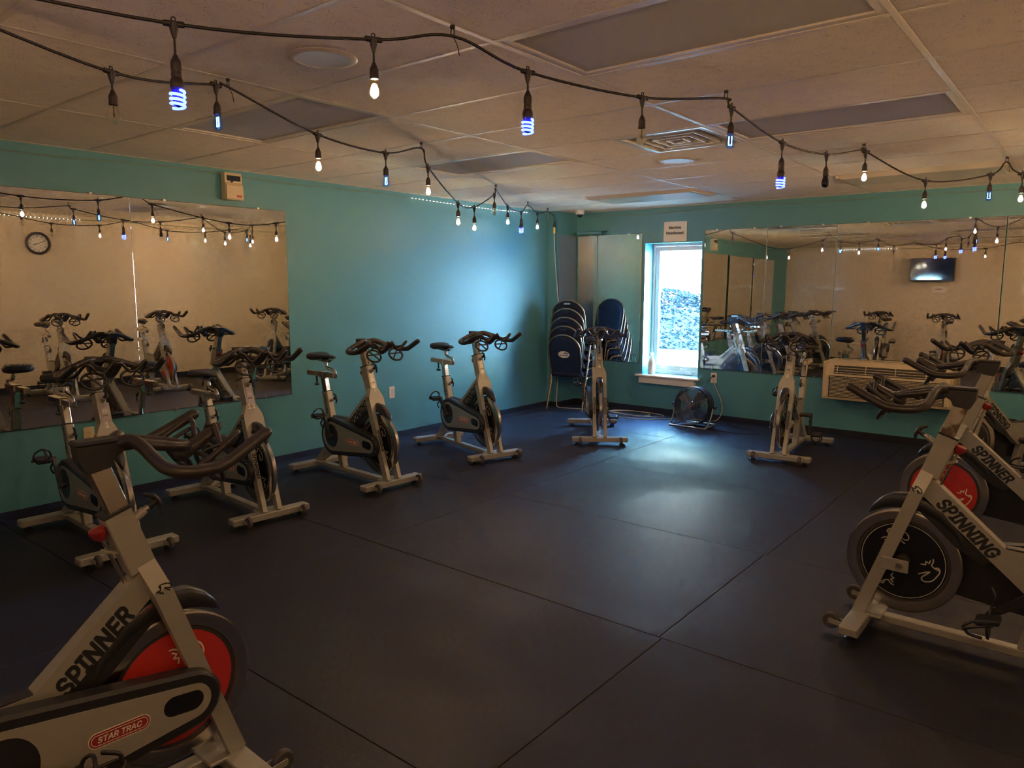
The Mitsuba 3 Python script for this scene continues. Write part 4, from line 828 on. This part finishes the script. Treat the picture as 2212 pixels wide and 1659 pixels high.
string('string of bulbs along the right wall and behind the camera, seen in the mirrors', [(H, (5.75, -1.25, 2.385)), (B, (5.72, -1.9, 2.29), 2.13, 'warm'), (B, (5.70, -2.5, 2.28), 2.12, 'blue'), (H, (5.68, -3.1, 2.385)), (B, (5.66, -3.6, 2.29), 2.12, 'warm'), (B, (5.64, -4.2, 2.28), 2.10, 'clear'), (H, (5.62, -4.9, 2.385)), (B, (5.60, -5.4, 2.29), 2.12, 'blue'), (B, (5.58, -6.0, 2.28), 2.11, 'warm'), (H, (5.56, -6.7, 2.385)),
    (B, (5.40, -7.2, 2.29), 2.12, 'warm'), (B, (4.9, -7.75, 2.27), 2.11, 'warm'), (H, (4.3, -8.1, 2.385)), (B, (3.8, -8.0, 2.29), 2.12, 'warm'), (B, (3.2, -7.75, 2.28), 2.1, 'cfl'), (H, (2.75, -7.45, 2.388))])
# fairy lights
def fairy(label, P, lit):
    t = thing('fairy_light_wire', label, 'fairy lights')
    Q = spline(P, 6); put('wire', tube(Q, .004, 5), 'mat_wire_grey', t, smooth=True)
    seg = np.r_[0, np.cumsum(np.linalg.norm(np.diff(Q, axis=0), axis=1))]; on, off = [], []
    for s in np.arange(.03, seg[-1], .05):
        c = np.array([np.interp(s, seg, Q[:, i]) for i in range(3)]); o = trimesh.creation.icosphere(0, .0042).apply_translation(c+np.array(lit['n'])*.006)
        a = c[lit['ax']]; (on if lit['r'][0] < a < lit['r'][1] else off).append(o)
    if on: k = put('led', cat(on), 'mat_emit_back', t, emit=FAIRY); labels[k] = {'label': 'row of lit warm white LEDs', 'kind': 'stuff'}
    if off: k = put('led', cat(off[::4]), 'mat_bulb_glass', t); labels[k] = {'label': 'unlit clear LEDs', 'kind': 'stuff'}
zs = [2.392, 2.375, 2.398, 2.386, 2.400, 2.380, 2.37, 2.362, 2.378, 2.39]
fairy('fairy light wire along the top of the left wall, its far end lit', [(.010, y, z) for y, z in zip(np.linspace(-8.8, -.45, 10), [2.39, 2.36, 2.375, 2.36, 2.385, 2.37, 2.385, 2.372, 2.366, 2.392])], {'ax': 1, 'r': (-2.75, -.85), 'n': (1, 0, 0)})
fairy('fairy light wire along the top of the back wall', [(x, -.010, z) for x, z in zip(np.linspace(.2, 6.0, 9), [2.385, 2.36, 2.372, 2.384, 2.37, 2.376, 2.37, 2.374, 2.37])], {'ax': 0, 'r': (9, 10), 'n': (0, -1, 0)})
fairy('fairy light wire along the top of the rear wall, partly lit, seen in the mirror', [(x, YR+.010, z) for x, z in zip(np.linspace(.1, 5.9, 8), [2.39, 2.372, 2.38, 2.37, 2.382, 2.37, 2.38, 2.375])], {'ax': 0, 'r': (1.0, 2.2), 'n': (0, 1, 0)})
fairy('fairy light wire on top of the right wall, partly lit, seen in the left mirror', [(XR-.010, y, z) for y, z in zip(np.linspace(-8.8, -.1, 10), [2.39, 2.372, 2.38, 2.37, 2.382, 2.37, 2.385, 2.372, 2.366, 2.38])], {'ax': 1, 'r': (-5.2, -3.7), 'n': (-1, 0, 0)})

# ================================================================== CORDS
def cord(name, label, P, r, m, cat_='cord', n=6): k = put(name, tube(spline(P, n), r, 7), m, smooth=True); tag(k, label, cat_); return k
cz = FZ+.005
# hanging end of the string lights: plug, tag and extension cord
t = thing('extension_cord', 'beige extension cord hanging down the corner from the string light plug', 'cord')
put('cord', tube(spline([(.15, -.50, 2.16), (.155, -.495, 1.95), (.165, -.48, 1.70), (.18, -.465, 1.45), (.20, -.455, 1.20), (.20, -.45, .8), (.19, -.45, .4), (.18, -.46, .08), (.22, -.47, cz), (.36, -.45, cz), (.5, -.40, cz), (.60, -.36, cz)], 6), .0055, 7), 'mat_cord', t, smooth=True)
put('plug', tube([(.15, -.50, 2.15), (.15, -.50, 2.22)], [.014, .016], 8), 'mat_yellow', t, smooth=40, label='yellow plug')
put('socket', tube(spline([(.265, -.798, 2.385), (.19, -.60, 2.37), (.15, -.50, 2.33), (.15, -.50, 2.22)], 5), [.005]*11+[.006, .010, .013, .014, .014], 7), 'mat_cable', t, smooth=True, label='black socket')
put('warning_tag', rbox((0, 0, 0), (.065, .002, .032), .0005).apply_transform(frame((.235, -.74, 2.325), unit((.55, -.55, .6)), unit((-.7, -.7, 0)), np.cross(unit((.55, -.55, .6)), unit((-.7, -.7, 0))))), 'mat_yellow', t, label='yellow tag')
cord('power_cable', 'beige power cable coiled on the floor between the chairs and the fan', [(.60, -.36, cz), (.80, -.30, cz), (1.05, -.35, cz), (1.25, -.42, cz), (1.38, -.30, cz), (1.30, -.16, cz), (1.10, -.14, cz+.004), (.92, -.22, cz+.008), (.90, -.36, cz+.008), (1.10, -.44, cz+.012), (1.40, -.40, cz+.008), (1.56, -.28, cz+.004), (1.47, -.18, cz+.008), (1.25, -.20, cz+.018), (1.0, -.28, cz+.018), (.86, -.44, cz+.010), (1.05, -.53, cz), (1.25, -.57, cz), (1.48, -.52, cz), (1.64, -.36, cz), (1.72, -.26, cz), (1.95, -.16, cz), (2.12, -.10, cz), (2.17, -.05, .12), (2.14, -.022, .25), (2.07, -.02, .39), (2.042, -.03, .462)], .0048, 'mat_cord')
t = thing('fan_cord', 'black fan power cord from the outlet to the floor fan', 'cord')
put('cable', tube(spline([(2.042, -.035, .512), (2.00, -.05, .46), (1.965, -.10, .40), (2.0, -.28, .33), (2.035, -.40, .27)], 6), .0045, 7), 'mat_cable', t, smooth=True)
put('plug', rbox((2.042, -.022, .512), (.03, .036, .026), .006), 'mat_black', t)
cord('loose_cable', 'thin black cable lying on the floor right of the fan', [(2.25, -.55, cz), (2.5, -.62, cz), (2.75, -.55, cz), (2.70, -.38, cz), (2.45, -.30, cz), (2.30, -.20, cz)], .004, 'mat_cable')
